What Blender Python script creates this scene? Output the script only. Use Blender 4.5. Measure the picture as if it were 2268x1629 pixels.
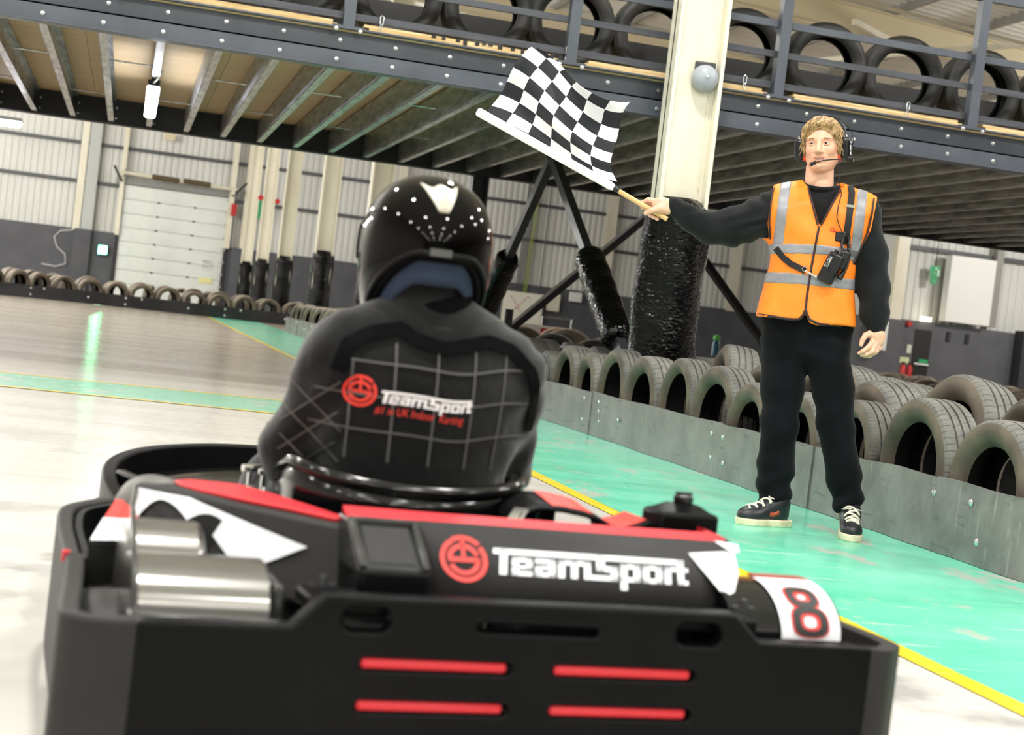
import bpy, bmesh, math, random
import numpy as np
from mathutils import Vector, Matrix, Euler
from mathutils.bvhtree import BVHTree

for _o in list(bpy.data.objects):
    bpy.data.objects.remove(_o)
SC = bpy.context.scene
COL = SC.collection
RND = random.Random(7)
R = math.radians

# ------------------------------------------------------------------ camera
def make_camera():
    cd = bpy.data.cameras.new('camera')
    cd.sensor_width = 36.0
    cd.lens = 3486.0 / 2268.0 * 36.0
    cd.clip_start, cd.clip_end = 0.05, 300
    yaw, pitch, roll = R(14.012), R(-1.603), R(6.745)
    f = Vector((math.sin(yaw) * math.cos(pitch), math.cos(yaw) * math.cos(pitch), math.sin(pitch)))
    r = Vector((math.cos(yaw), -math.sin(yaw), 0)); u = r.cross(f)
    r2 = r * math.cos(roll) + u * math.sin(roll)
    u2 = u * math.cos(roll) - r * math.sin(roll)
    m = Matrix((r2, u2, -f)).transposed().to_4x4()
    m.translation = (0, 0, 0.76)
    ob = bpy.data.objects.new('camera', cd); COL.objects.link(ob)
    ob.matrix_world = m
    cd.dof.use_dof = True
    cd.dof.focus_distance = 6.9
    cd.dof.aperture_fstop = 4.5
    SC.camera = ob
make_camera()

# ------------------------------------------------------------------ world, exposure
SC.view_settings.view_transform = 'Standard'
SC.view_settings.look = 'None'
SC.view_settings.gamma = 1.0
SC.view_settings.use_curve_mapping = False
SC.view_settings.exposure = 0.12
SC.cycles.use_denoising = True
SC.cycles.max_bounces = 6
SC.cycles.diffuse_bounces = 3
SC.cycles.glossy_bounces = 3
SC.cycles.sample_clamp_indirect = 6.0
SC.cycles.caustics_reflective = False
SC.cycles.caustics_refractive = False
W = bpy.data.worlds.new('world'); SC.world = W
W.use_nodes = True
W.node_tree.nodes['Background'].inputs[0].default_value = (1.0, 0.98, 0.95, 1)
W.node_tree.nodes['Background'].inputs[1].default_value = 0.08

# ------------------------------------------------------------------ high bay lamps and added fill lights
def lamp(x, y, z, power, size=0.45, col=(1.0, 0.985, 0.955)):
    ld = bpy.data.lights.new('high_bay_light', 'AREA')
    ld.shape = 'DISK'; ld.size = size; ld.energy = power; ld.color = col
    o = bpy.data.objects.new('high_bay_light', ld); COL.objects.link(o)
    o.location = (x, y, z)
    return o
for _x in (-9, -3, 3, 9):
    for _y in (-33, -27, -21, -15, -9, -3.5, 2.5, 9.2):
        lamp(_x, _y, 6.6, 195)
def point_lamp(x, y, z, power):  # all-round fill lights, added to brighten the roof and far hall
    ld = bpy.data.lights.new('hall_fill_light', 'POINT'); ld.shadow_soft_size = .25; ld.energy = power; ld.color = (1.0, .985, .955)
    o = bpy.data.objects.new('hall_fill_light', ld); COL.objects.link(o); o.location = (x, y, z)
for _x in (-13, -7):
    for _y in (24, 33, 42, 50):
        point_lamp(_x, _y, 6.3, 820)
for _x, _y, _p in ((20, 24, 520), (28, 24, 520), (7.5, 44, 420), (8.0, 52, 300), (6.0, 27, 300)):  # fill added for the columns, loading door and far hall
    point_lamp(_x, _y, 6.3, _p)
lamp(.35, 2.5, 6.6, 260)
point_lamp(34, 52, 6.3, 500)  # fill added for the far wall beyond the jutting room
point_lamp(25.5, 35, 6.0, 900)  # this and the next are added to brighten the jutting room
point_lamp(29, 31, 6.2, 500)
for _x, _y in ((12, 3), (12, 8.5)):
    lamp(_x, _y, 6.4, 195)

# ------------------------------------------------------------------ materials
def lin(h):
    h = h.lstrip('#')
    v = [int(h[i:i + 2], 16) / 255 for i in (0, 2, 4)]
    return tuple(c / 12.92 if c <= 0.04045 else ((c + 0.055) / 1.055) ** 2.4 for c in v) + (1,)

class NT:
    def __init__(s, name):
        s.m = bpy.data.materials.new(name); s.m.use_nodes = True
        s.t = s.m.node_tree; s.b = s.t.nodes['Principled BSDF']
    def n(s, ty, **kw):
        nd = s.t.nodes.new(ty)
        for k, v in kw.items(): setattr(nd, k, v)
        return nd
    def l(s, a, b): s.t.links.new(a, b)
    def val(s, sock, v):
        if isinstance(v, (int, float, tuple)): sock.default_value = v
        else: s.l(v, sock)
    def math(s, op, a, b=0.0, c=None):
        nd = s.n('ShaderNodeMath', operation=op)
        s.val(nd.inputs[0], a); s.val(nd.inputs[1], b)
        if c is not None: s.val(nd.inputs[2], c)
        return nd.outputs[0]
    def coords(s, out='Object', scale=(1, 1, 1), rot=(0, 0, 0)):
        tc = s.n('ShaderNodeTexCoord'); mp = s.n('ShaderNodeMapping')
        mp.inputs['Scale'].default_value = scale; mp.inputs['Rotation'].default_value = rot
        s.l(tc.outputs[out], mp.inputs[0]); return mp.outputs[0]
    def noise(s, vec, scale, detail=4, rough=0.55):
        nd = s.n('ShaderNodeTexNoise'); nd.inputs['Scale'].default_value = scale
        nd.inputs['Detail'].default_value = detail; nd.inputs['Roughness'].default_value = rough
        s.l(vec, nd.inputs['Vector']); return nd.outputs['Fac']
    def ramp(s, fac, lo, hi):
        nd = s.n('ShaderNodeMapRange'); nd.inputs[1].default_value = lo; nd.inputs[2].default_value = hi
        s.l(fac, nd.inputs[0]); return nd.outputs[0]
    def mix(s, fac, a, b):
        nd = s.n('ShaderNodeMix', data_type='RGBA')
        s.val(nd.inputs[0], fac); s.val(nd.inputs[6], a); s.val(nd.inputs[7], b)
        return nd.outputs[2]
    def bump(s, h, strength=0.3, dist=0.01):
        nd = s.n('ShaderNodeBump'); nd.inputs['Strength'].default_value = strength
        nd.inputs['Distance'].default_value = dist
        s.l(h, nd.inputs['Height']); s.l(nd.outputs[0], s.b.inputs['Normal'])
    def set(s, **kw):
        for k, v in kw.items(): s.val(s.b.inputs[k], v)
        return s

def mat(name, col, rough=0.5, metal=0.0, col2=None, nscale=8, lo=0.4, hi=0.65, stretch=(1, 1, 1), bump=0.0,
        bscale=None, bdist=0.005, coat=0.0, sheen=0.0, emit=None, estr=0.0, spec=None, twosided=None):
    t = NT(name)
    c = lin(col) if isinstance(col, str) else tuple(col) + (1,)
    t.set(**{'Base Color': c, 'Roughness': rough, 'Metallic': metal, 'Coat Weight': coat, 'Sheen Weight': sheen})
    if coat: t.b.inputs['Coat Roughness'].default_value = 0.03
    if spec is not None: t.b.inputs['Specular IOR Level'].default_value = spec
    if col2 or bump:
        v = t.coords('Object', stretch)
        if col2:
            c2 = lin(col2) if isinstance(col2, str) else tuple(col2) + (1,)
            f = t.ramp(t.noise(v, nscale, 5), lo, hi)
            t.l(t.mix(f, c, c2), t.b.inputs['Base Color'])
        if bump:
            t.bump(t.noise(v, bscale or nscale, 4), bump, bdist)
    if emit:
        t.b.inputs['Emission Color'].default_value = lin(emit); t.b.inputs['Emission Strength'].default_value = estr
    return t.m

# ------------------------------------------------------------------ mesh building
class MB:
    def __init__(s): s.v = []; s.f = []; s.mi = []; s.uv = None
    def add(s, v, f, mi=0):
        k = len(s.v); s.v += [tuple(p) for p in v]
        s.f += [tuple(i + k for i in q) for q in f]; s.mi += [mi] * len(f); return s
    def box(s, c, d, rot=None, mi=0):
        x, y, z = (q / 2 for q in d)
        v = [Vector((a * x, b * y, e * z)) for a in (-1, 1) for b in (-1, 1) for e in (-1, 1)]
        if rot is not None:
            m = Euler(rot).to_matrix() if not isinstance(rot, Matrix) else rot
            v = [m @ p for p in v]
        v = [p + Vector(c) for p in v]
        return s.add(v, [(0, 1, 3, 2), (4, 6, 7, 5), (0, 4, 5, 1), (2, 3, 7, 6), (0, 2, 6, 4), (1, 5, 7, 3)], mi)
    def span(s, a, b, mi=0):
        return s.box([(p + q) / 2 for p, q in zip(a, b)], [abs(q - p) for p, q in zip(a, b)], None, mi)
    def bar(s, a, b, w, h, up=(0, 0, 1), mi=0):
        a, b = Vector(a), Vector(b); d = (b - a); L = d.length; d.normalize()
        x = d.cross(Vector(up)).normalized(); u = x.cross(d)
        m = Matrix((x, d, u)).transposed()
        return s.box((a + b) / 2, (w, L, h), m, mi)
    def tube(s, pts, r, n=8, caps=True, mi=0, closed=False):
        pts = [Vector(p) for p in pts]; N = len(pts)
        rr = r if isinstance(r, (list, tuple)) else [r] * N
        prev = None; rings = []
        for i, p in enumerate(pts):
            if closed: t = pts[(i + 1) % N] - pts[i - 1]
            else: t = pts[min(i + 1, N - 1)] - pts[max(i - 1, 0)]
            t.normalize()
            if prev is None:
                ref = Vector((0, 0, 1)) if abs(t.z) < 0.9 else Vector((1, 0, 0))
                x = t.cross(ref).normalized()
            else:
                x = (prev - t * prev.dot(t)).normalized()
            prev = x; y = t.cross(x)
            rings.append([p + (x * math.cos(2 * math.pi * k / n) + y * math.sin(2 * math.pi * k / n)) * rr[i] for k in range(n)])
        v = [q for g in rings for q in g]; f = []
        M = N if closed else N - 1
        for i in range(M):
            a, b = i * n, ((i + 1) % N) * n
            for k in range(n):
                k2 = (k + 1) % n
                f.append((a + k, a + k2, b + k2, b + k))
        if caps and not closed:
            f.append(tuple(range(n - 1, -1, -1))); f.append(tuple((N - 1) * n + k for k in range(n)))
        return s.add(v, f, mi)
    def lathe(s, prof, c=(0, 0, 0), axis='Z', n=24, closed=False, mi=0):
        v = []; f = []; P = len(prof)
        for k in range(n):
            a = 2 * math.pi * k / n; ca, sa = math.cos(a), math.sin(a)
            for r, h in prof:
                p = {'Z': (r * ca, r * sa, h), 'X': (h, r * ca, r * sa), 'Y': (r * sa, h, r * ca)}[axis]
                v.append((p[0] + c[0], p[1] + c[1], p[2] + c[2]))
        Q = P if closed else P - 1
        for k in range(n):
            a, b = k * P, ((k + 1) % n) * P
            for j in range(Q):
                j2 = (j + 1) % P
                f.append((a + j, b + j, b + j2, a + j2))
        return s.add(v, f, mi)
    def prism(s, poly, fn0, fn1, mi=0):
        n = len(poly)
        v = [fn0(*p) for p in poly] + [fn1(*p) for p in poly]
        f = [tuple(range(n - 1, -1, -1)), tuple(range(n, 2 * n))]
        f += [(i, (i + 1) % n, n + (i + 1) % n, n + i) for i in range(n)]
        return s.add(v, f, mi)
    def wall(s, path, w0, w1, th, mi=0):
        """vertical wall of thickness th along a 2D path (x,y); w0/w1 numbers or lists"""
        N = len(path); P = [Vector(p) for p in path]
        a = w0 if isinstance(w0, (list, tuple)) else [w0] * N
        b = w1 if isinstance(w1, (list, tuple)) else [w1] * N
        v = []
        for i in range(N):
            t = (P[min(i + 1, N - 1)] - P[max(i - 1, 0)]).normalized(); nn = Vector((-t.y, t.x)) * th / 2
            for q in (P[i] + nn, P[i] - nn):
                v += [(q.x, q.y, a[i]), (q.x, q.y, b[i])]
        f = []
        for i in range(N - 1):
            k = 4 * i; m = k + 4
            f += [(k, m, m + 1, k + 1), (k + 2, k + 3, m + 3, m + 2), (k + 1, m + 1, m + 3, k + 3), (k, k + 2, m + 2, m)]
        f += [(0, 1, 3, 2), (4 * N - 4, 4 * N - 2, 4 * N - 1, 4 * N - 3)]
        return s.add(v, f, mi)
    def grid(s, fn, nu, nv, mi=0, wrap=False):
        v = [fn(i / (nu - (0 if wrap else 1)), j / (nv - 1)) for i in range(nu) for j in range(nv)]
        f = []
        for i in range(nu if wrap else nu - 1):
            i2 = (i + 1) % nu
            for j in range(nv - 1):
                f.append((i * nv + j, i2 * nv + j, i2 * nv + j + 1, i * nv + j + 1))
        return s.add(v, f, mi)
    def mesh(s, name, mats=(), smooth=None):
        me = bpy.data.meshes.new(name); me.from_pydata(s.v, [], s.f)
        for m in mats: me.materials.append(m)
        if len(mats) > 1: me.polygons.foreach_set('material_index', s.mi)
        if smooth:
            me.shade_smooth(); me.set_sharp_from_angle(angle=R(smooth))
        me.update(); return me

def smooth_path(pts, k=6):
    P = [Vector(p) for p in pts]; out = []
    for i in range(len(P) - 1):
        p0, p1, p2, p3 = P[max(i - 1, 0)], P[i], P[i + 1], P[min(i + 2, len(P) - 1)]
        for j in range(k):
            t = j / k
            out.append(tuple(.5 * ((2 * p1) + (p2 - p0) * t + (2 * p0 - 5 * p1 + 4 * p2 - p3) * t * t + (3 * p1 - p0 - 3 * p2 + p3) * t ** 3)))
    return out + [tuple(P[-1])]
def smooth_wall(pts, w0, w1, th, k=6):
    n = len(pts); w1 = w1 if isinstance(w1, (list, tuple)) else [w1] * n
    q = smooth_path([(p[0], p[1], w) for p, w in zip(pts, w1)], k)
    return MB().wall([(p[0], p[1]) for p in q], w0, [p[2] for p in q], th)

def obj(name, me, mats=None, parent=None, loc=(0, 0, 0), rot=(0, 0, 0), smooth=40, bevel=0.0, solid=0.0, subsurf=0, fix=True):
    if isinstance(me, MB):
        mats = mats if isinstance(mats, (list, tuple)) else [mats]
        mb = me; me = mb.mesh(name, mats, smooth)
        if fix:
            bm = bmesh.new(); bm.from_mesh(me); bmesh.ops.recalc_face_normals(bm, faces=bm.faces); bm.to_mesh(me); bm.free()
    elif mats is not None and not me.materials:
        me.materials.append(mats)
    o = bpy.data.objects.new(name, me); COL.objects.link(o)
    o.location = loc; o.rotation_euler = rot
    if parent: o.parent = parent
    if solid:
        md = o.modifiers.new('solid', 'SOLIDIFY'); md.thickness = solid; md.offset = 0
    if bevel:
        md = o.modifiers.new('bevel', 'BEVEL'); md.width = bevel; md.segments = 2; md.limit_method = 'ANGLE'; md.angle_limit = R(40)
    if subsurf:
        md = o.modifiers.new('sub', 'SUBSURF'); md.levels = subsurf; md.render_levels = subsurf
    return o

def tag(o, label=None, cat=None, group=None, kind=None):
    if label: o['label'] = label
    if cat: o['category'] = cat
    if group: o['group'] = group
    if kind: o['kind'] = kind
    return o
def thing(name, label, cat, loc=(0, 0, 0), rotz=0, group=None):
    o = bpy.data.objects.new(name, None); COL.objects.link(o); o.empty_display_size = 0.1
    o.location = loc; o.rotation_euler = (0, 0, rotz)
    return tag(o, label, cat, group)
def structure(name, mb, mats, **kw):
    o = obj(name, mb, mats, **kw); o['kind'] = 'structure'; return o
def copy_tree(root, loc=None, rot=None, label=None, group=None):
    r = root.copy(); COL.objects.link(r)
    if loc is not None: r.location = loc
    if rot is not None: r.rotation_euler = rot
    if label: r['label'] = label
    if group: r['group'] = group
    for ch in list(root.children):
        c = ch.copy(); COL.objects.link(c); c.parent = r
        for g in ch.children:
            d = g.copy(); COL.objects.link(d); d.parent = c
    return r

def eval_mesh(o):
    dg = bpy.context.evaluated_depsgraph_get(); dg.update()
    me = bpy.data.meshes.new_from_object(o.evaluated_get(dg)); return me
def plate_mesh(name, loops, depth, bevel=0.0, m=None):
    """flat shape with holes: loops of (x,y); lies in XY, extruded by +-depth in z"""
    cu = bpy.data.curves.new(name, 'CURVE'); cu.dimensions = '2D'; cu.fill_mode = 'BOTH'
    cu.extrude = depth; cu.bevel_depth = bevel; cu.bevel_resolution = 1; cu.offset = -bevel
    for lp in loops:
        sp = cu.splines.new('POLY'); sp.points.add(len(lp) - 1); sp.use_cyclic_u = True
        for i, (x, y) in enumerate(lp): sp.points[i].co = (x, y, 0, 1)
    o = bpy.data.objects.new(name, cu); COL.objects.link(o)
    me = eval_mesh(o); bpy.data.objects.remove(o); me.name = name
    if m: me.materials.clear(); me.materials.append(m)
    return me
def text_mb(body, size=1.0, shear=0.0, extrude=0.0, align='CENTER'):
    cu = bpy.data.curves.new('t', 'FONT'); cu.body = body; cu.size = size; cu.shear = shear; cu.extrude = extrude
    cu.align_x = align; cu.resolution_u = 4
    o = bpy.data.objects.new('t', cu); COL.objects.link(o)
    me = eval_mesh(o); bpy.data.objects.remove(o)
    mb = MB(); mb.add([v.co[:] for v in me.vertices], [tuple(p.vertices) for p in me.polygons])
    bpy.data.meshes.remove(me); return mb
def rrect(x0, y0, x1, y1, r, n=5):
    out = []
    for cx, cy, a0 in ((x1 - r, y1 - r, 0), (x0 + r, y1 - r, 90), (x0 + r, y0 + r, 180), (x1 - r, y0 + r, 270)):
        for k in range(n):
            a = R(a0 + 90 * k / (n - 1)); out.append((cx + r * math.cos(a), cy + r * math.sin(a)))
    return out
def circ(cx, cy, r, n=16, ry=None):
    return [(cx + r * math.cos(2 * math.pi * k / n), cy + (ry or r) * math.sin(2 * math.pi * k / n)) for k in range(n)]
def map_mb(mb, fn):
    mb.v = [tuple(fn(*p)) for p in mb.v]; return mb

# ------------------------------------------------------------------ implicit surfaces (bodies, clothes, soft shapes)
def sdf_mb(f, lo, hi, h):
    ax = [np.arange(lo[i], hi[i] + h, h) for i in range(3)]
    X, Y, Z = np.meshgrid(*ax, indexing='ij'); V = f(X, Y, Z)
    nx, ny, nz = V.shape; sh = (nx - 1, ny - 1, nz - 1)
    acc = np.zeros(sh + (3,)); num = np.zeros(sh)
    sl = lambda o: tuple(slice(o[i], o[i] + sh[i]) for i in range(3))
    for a in range(3):
        b, c = [i for i in range(3) if i != a]
        for ob in (0, 1):
            for oc in (0, 1):
                o0 = [0, 0, 0]; o0[b] = ob; o0[c] = oc; o1 = list(o0); o1[a] = 1
                v0, v1 = V[sl(o0)], V[sl(o1)]; cr = (v0 < 0) != (v1 < 0)
                t = np.where(cr, v0 / np.where(cr, v0 - v1, 1), 0)
                num += cr
                for i in range(3):
                    acc[..., i] += np.where(cr, (t if i == a else o0[i]), 0)
    act = num > 0; idx = -np.ones(sh, int); idx[act] = np.arange(act.sum())
    g = np.stack(np.nonzero(act), -1).astype(float)
    verts = (g + acc[act] / num[act][:, None]) * h + np.array(lo)
    faces = []
    for a in range(3):
        b, c = (a + 1) % 3, (a + 2) % 3
        s0 = [slice(None)] * 3; s1 = [slice(None)] * 3
        s0[a] = slice(0, -1); s1[a] = slice(1, None)
        for q in (b, c): s0[q] = slice(1, -1); s1[q] = slice(1, -1)
        v0, v1 = V[tuple(s0)], V[tuple(s1)]; cr = (v0 < 0) != (v1 < 0)
        I = np.stack(np.nonzero(cr), -1)
        if not len(I): continue
        flip = (v0[cr] < 0)
        def cell(db, dc):
            J = I.copy(); J[:, b] += 1 + db - 1 + 0; J[:, c] += 1 + dc - 1 + 0
            return idx[J[:, 0], J[:, 1], J[:, 2]]
        q = np.stack([cell(0, 0), cell(1, 0), cell(1, 1), cell(0, 1)], -1)
        q[~flip] = q[~flip][:, ::-1]
        faces.append(q)
    faces = np.concatenate(faces)
    faces = faces[(faces >= 0).all(1)]
    mb = MB(); mb.v = [tuple(p) for p in verts]; mb.f = [tuple(int(i) for i in q) for q in faces]; mb.mi = [0] * len(mb.f)
    return mb
def s_cap(X, Y, Z, a, b, ra, rb=None):
    rb = ra if rb is None else rb
    d = np.array(b, float) - np.array(a, float); L = (d * d).sum() + 1e-12
    px, py, pz = X - a[0], Y - a[1], Z - a[2]
    t = np.clip((px * d[0] + py * d[1] + pz * d[2]) / L, 0, 1)
    return np.sqrt((px - t * d[0]) ** 2 + (py - t * d[1]) ** 2 + (pz - t * d[2]) ** 2) - (ra + (rb - ra) * t)
def s_ell(X, Y, Z, c, r):
    a, b, d = (X - c[0]) / r[0], (Y - c[1]) / r[1], (Z - c[2]) / r[2]
    k0 = np.sqrt(a * a + b * b + d * d) + 1e-9
    k1 = np.sqrt((a / r[0]) ** 2 + (b / r[1]) ** 2 + (d / r[2]) ** 2) + 1e-9
    return k0 * (k0 - 1) / k1
def s_box(X, Y, Z, c, hd, r=0.0):
    q = [np.abs(A - c[i]) - hd[i] + r for i, A in enumerate((X, Y, Z))]
    return np.sqrt(sum(np.maximum(k, 0) ** 2 for k in q)) + np.minimum(np.maximum(np.maximum(q[0], q[1]), q[2]), 0) - r
def smin(a, b, k):
    h = np.clip(0.5 + 0.5 * (b - a) / k, 0, 1)
    return b + (a - b) * h - k * h * (1 - h)
def smax(a, b, k): return -smin(-a, -b, k)
def chain(X, Y, Z, pts, rs, k=0.02):
    d = None
    for i in range(len(pts) - 1):
        c = s_cap(X, Y, Z, pts[i], pts[i + 1], rs[i], rs[i + 1]); d = c if d is None else smin(d, c, k)
    return d
def bvh_of(mb):
    return BVHTree.FromPolygons([Vector(p) for p in mb.v], mb.f)
def drape(mb, bvh, axis_from, direction, off):
    """drop the points of mb on a surface: start at axis_from(p), go along direction"""
    d = Vector(direction).normalized(); out = []
    for p in mb.v:
        hit = bvh.ray_cast(Vector(axis_from(p)), d)
        out.append(tuple(hit[0] - d * off) if hit[0] is not None else tuple(Vector(p)))
    mb.v = out; return mb
def ribbon_mb(pts, w, bvh, d, off, th=0.0015, start=None, sub=0.012):
    """thin band that follows pts (rough positions), lying on the surface bvh met along d"""
    P = [Vector(p) for p in pts]; L = []
    for a, b in zip(P, P[1:]):
        n = max(1, int((b - a).length / sub))
        L += [a.lerp(b, i / n) for i in range(n)]
    L.append(P[-1]); d = Vector(d).normalized(); C = []
    for p in L:
        h = bvh.ray_cast(p - d * 1.0, d)
        if h[0] is not None: C.append(h[0] - d * off)
    mb = MB()
    if len(C) < 2: return mb
    v = []
    for i, p in enumerate(C):
        t = (C[min(i + 1, len(C) - 1)] - C[max(0, i - 1)]).normalized(); s = t.cross(d).normalized() * w / 2
        for q in (p - s, p + s):
            h = bvh.ray_cast(q - d * 1.0, d)
            z = h[0] - d * off if h[0] is not None and (h[0] - q).length < 0.05 else q
            v += [z - d * th, z]
    f = []
    for i in range(len(C) - 1):
        k = 4 * i; m = k + 4
        f += [(k, k + 2, m + 2, m), (k, m, m + 1, k + 1), (k + 2, k + 3, m + 3, m + 2)]
    return mb.add(v, f)

# ------------------------------------------------------------------ shared materials
M = {}
def floor_mat():
    t = NT('painted_concrete'); v = t.coords('Object'); vs = t.coords('Object', (0.25, 1.6, 1))
    n1 = t.ramp(t.noise(v, 0.9, 6, .62), .53, .60); n2 = t.ramp(t.noise(vs, 1.3, 5), .38, .7); n3 = t.noise(v, 14, 4)
    a = t.mix(n2, lin('#d3d0c9'), lin('#c2beb6'))
    sep = t.n('ShaderNodeSeparateXYZ'); t.l(v, sep.inputs[0])
    near = t.math('SUBTRACT', 1.0, t.ramp(sep.outputs[1], 4.5, 8.5))
    patch = t.math('MULTIPLY', n1, near)
    b = t.mix(patch, a, lin('#a5a49f'))
    far = t.ramp(sep.outputs[1], 11.5, 13.5)  # browner from the mezzanine back, its shade put into the floor colour
    tr = t.ramp(t.noise(t.coords('Object', (0.12, 1.0, 1)), 1.1, 5), .35, .65)
    b2 = t.mix(t.math('MULTIPLY', far, t.math('MULTIPLY_ADD', tr, .5, .45)), b, lin('#97897a'))
    t.l(b2, t.b.inputs['Base Color'])
    t.l(t.math('MULTIPLY_ADD', n3, 0.16, 0.13), t.b.inputs['Roughness'])
    t.bump(t.noise(v, 30, 3), 0.03, 0.004)
    return t.m
def paint_mat(name, c1, c2, c3):
    t = NT(name); v = t.coords('Object', (1.0, 0.55, 1), (0, 0, .35))
    f1 = t.ramp(t.noise(v, 3.2, 6, .65), .57, .64); f2 = t.ramp(t.noise(t.coords('Object', (.5, 1.6, 1)), 1.7, 5), .35, .7)
    f3 = t.ramp(t.noise(t.coords('Object', (.35, 5, 1), (0, 0, -.5)), 4, 5), .62, .66)
    a = t.mix(f2, lin(c1), lin(c2)); b = t.mix(t.math('MULTIPLY', f1, .8), a, lin(c3)); b = t.mix(t.math('MULTIPLY', f3, .5), b, lin('#c9d8cf'))
    t.l(b, t.b.inputs['Base Color'])
    t.l(t.math('MULTIPLY_ADD', t.noise(v, 12, 3), .18, .15), t.b.inputs['Roughness'])
    return t.m
def board_mat():
    t = NT('scuffed_plastic_board'); v = t.coords('Object'); vs = t.coords('Object', (1, .6, 5)); sp = t.coords('Object', (1, 7, .8))
    f1 = t.ramp(t.noise(v, 3.0, 6, .7), .35, .7); f2 = t.ramp(t.noise(sp, 4, 6, .7), .6, .68); f3 = t.ramp(t.noise(vs, 5, 4), .62, .7)
    a = t.mix(f1, lin('#625f5e'), lin('#8b8786')); a = t.mix(t.math('MULTIPLY', f2, .6), a, lin('#a3a29c')); a = t.mix(t.math('MULTIPLY', f3, .6), a, lin('#3a3c3b'))
    t.l(a, t.b.inputs['Base Color']); t.b.inputs['Roughness'].default_value = .38
    return t.m
def wrap_mat():
    t = NT('black_stretch_wrap'); t.set(**{'Base Color': lin('#020203'), 'Roughness': .045, 'Specular IOR Level': .22})
    v = t.coords('Object', (14, 14, 20)); v2 = t.coords('Object', (5, 5, 3.0), (.3, .2, 0)); v3 = t.coords('Object', (3, 3, 60))
    h = t.math('ADD', t.noise(v, 2.0, 1), t.math('MULTIPLY', t.noise(v2, 2.0, 2), 1.0)); h = t.math('ADD', h, t.math('MULTIPLY', t.noise(v3, 1, 2), .4))
    t.bump(h, .55, .02); return t.m
def ply_mat():
    t = NT('plywood'); v = t.coords('Object', (1.2, 12, 12)); f = t.ramp(t.noise(v, 2.2, 6, .6), .3, .7)
    k = t.ramp(t.noise(t.coords('Object', (2.5, 22, 22)), 2, 5), .63, .70)
    a = t.mix(f, lin('#d9bb87'), lin('#e8d2a4')); a = t.mix(t.math('MULTIPLY', k, .7), a, lin('#5b4630'))
    t.l(a, t.b.inputs['Base Color']); t.b.inputs['Roughness'].default_value = .6; return t.m
def tread_mat(name, nsipe, slant, base, dust):
    t = NT(name); tc = t.n('ShaderNodeTexCoord'); sp = t.n('ShaderNodeSeparateXYZ'); t.l(tc.outputs['UV'], sp.inputs[0])
    u, v = sp.outputs[0], sp.outputs[1]
    edge = t.math('GREATER_THAN', t.math('ABSOLUTE', t.math('SUBTRACT', v, .5)), .24)
    s1 = t.math('FRACT', t.math('MULTIPLY_ADD', u, nsipe, t.math('MULTIPLY', v, slant * .35)))
    sip = t.math('MULTIPLY', t.math('LESS_THAN', s1, .13), edge)
    s2 = t.math('FRACT', t.math('MULTIPLY_ADD', u, nsipe * .55, t.math('MULTIPLY', v, slant * 2.2)))
    mid = t.math('MULTIPLY', t.math('LESS_THAN', s2, .06), t.math('SUBTRACT', 1.0, edge))
    pat = t.math('MAXIMUM', sip, mid)
    nz = t.ramp(t.noise(t.coords('Object'), 7, 5), .35, .68)
    a = t.mix(nz, lin(base), lin(dust)); a = t.mix(t.math('MULTIPLY', pat, .62), a, lin('#1c1c1b'))
    t.l(a, t.b.inputs['Base Color']); t.b.inputs['Roughness'].default_value = .62
    t.bump(t.math('SUBTRACT', 1.0, pat), .6, .006); return t.m

M['floor'] = floor_mat()
M['green'] = paint_mat('green_floor_paint', '#58c5a2', '#79d3b6', '#b9b6ae')
M['green_pale'] = paint_mat('worn_green_floor_paint', '#7cc4a6', '#93cdb4', '#b9c3b8')
M['yellow'] = paint_mat('yellow_floor_paint', '#eed225', '#e8c82a', '#c9b96a')
M['board'] = board_mat()
M['wrap'] = wrap_mat()
M['ply'] = ply_mat()
M['plyedge'] = mat('plywood_edge', '#e4cd9f', .6, col2='#c4a46c', nscale=3, stretch=(1, 1, 40), lo=.4, hi=.6)
M['stain'] = mat('black_drip_stain', '#1a1712', .5)
M['bluesteel'] = mat('blue_grey_painted_steel', '#505660', .34, col2='#454a53', nscale=3, lo=.4, hi=.7)
M['railsteel'] = mat('dark_grey_rail_steel', '#3d4047', .42, col2='#4a4d55', nscale=6, stretch=(.4, 4, 4))
M['galv'] = mat('galvanised_steel', '#dfe0df', .33, .85, col2='#8f9292', nscale=6, stretch=(3, .5, 3), lo=.35, hi=.7)
M['darksteel'] = mat('black_painted_steel', '#17171b', .45)
M['bolt'] = mat('zinc_bolt', '#d4d6d6', .25, .8)
M['cream'] = mat('cream_painted_steel', '#e9e4d2', .38, col2='#dcd5be', nscale=1.2, stretch=(1, 1, .5))
M['clad'] = mat('white_wall_cladding', '#dcdcd8', .55, col2='#d0d0ca', nscale=.6, lo=.3, hi=.8)
M['cladrail'] = mat('grey_sheeting_rail', '#4d4f52', .5)
M['dado'] = mat('grey_painted_blockwork', '#55565c', .6, col2='#4b4c52', nscale=1.5)
M['doorpanel'] = mat('white_door_panel', '#e9ede8', .42, col2='#dde2dd', nscale=.8)
M['roof'] = mat('white_roof_sheet', '#f4f2ec', .6, col2='#e6e3da', nscale=.5)
M['rafter'] = mat('cream_roof_steel', '#e0d4b4', .5)
M['orange_steel'] = mat('orange_primed_steel', '#cc8a3c', .5)
M['rubber'] = mat('dusty_tyre_rubber', '#2b2a28', .6, col2='#4d463c', nscale=4, lo=.35, hi=.72, bump=.1, bscale=40)
M['rubber_brown'] = mat('brown_dusty_tyre_rubber', '#3a342c', .65, col2='#776c5c', nscale=3, lo=.3, hi=.7)
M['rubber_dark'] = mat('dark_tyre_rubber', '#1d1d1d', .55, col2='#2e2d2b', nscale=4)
M['black'] = mat('black_plastic', '#0d0d0e', .38)
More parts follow.
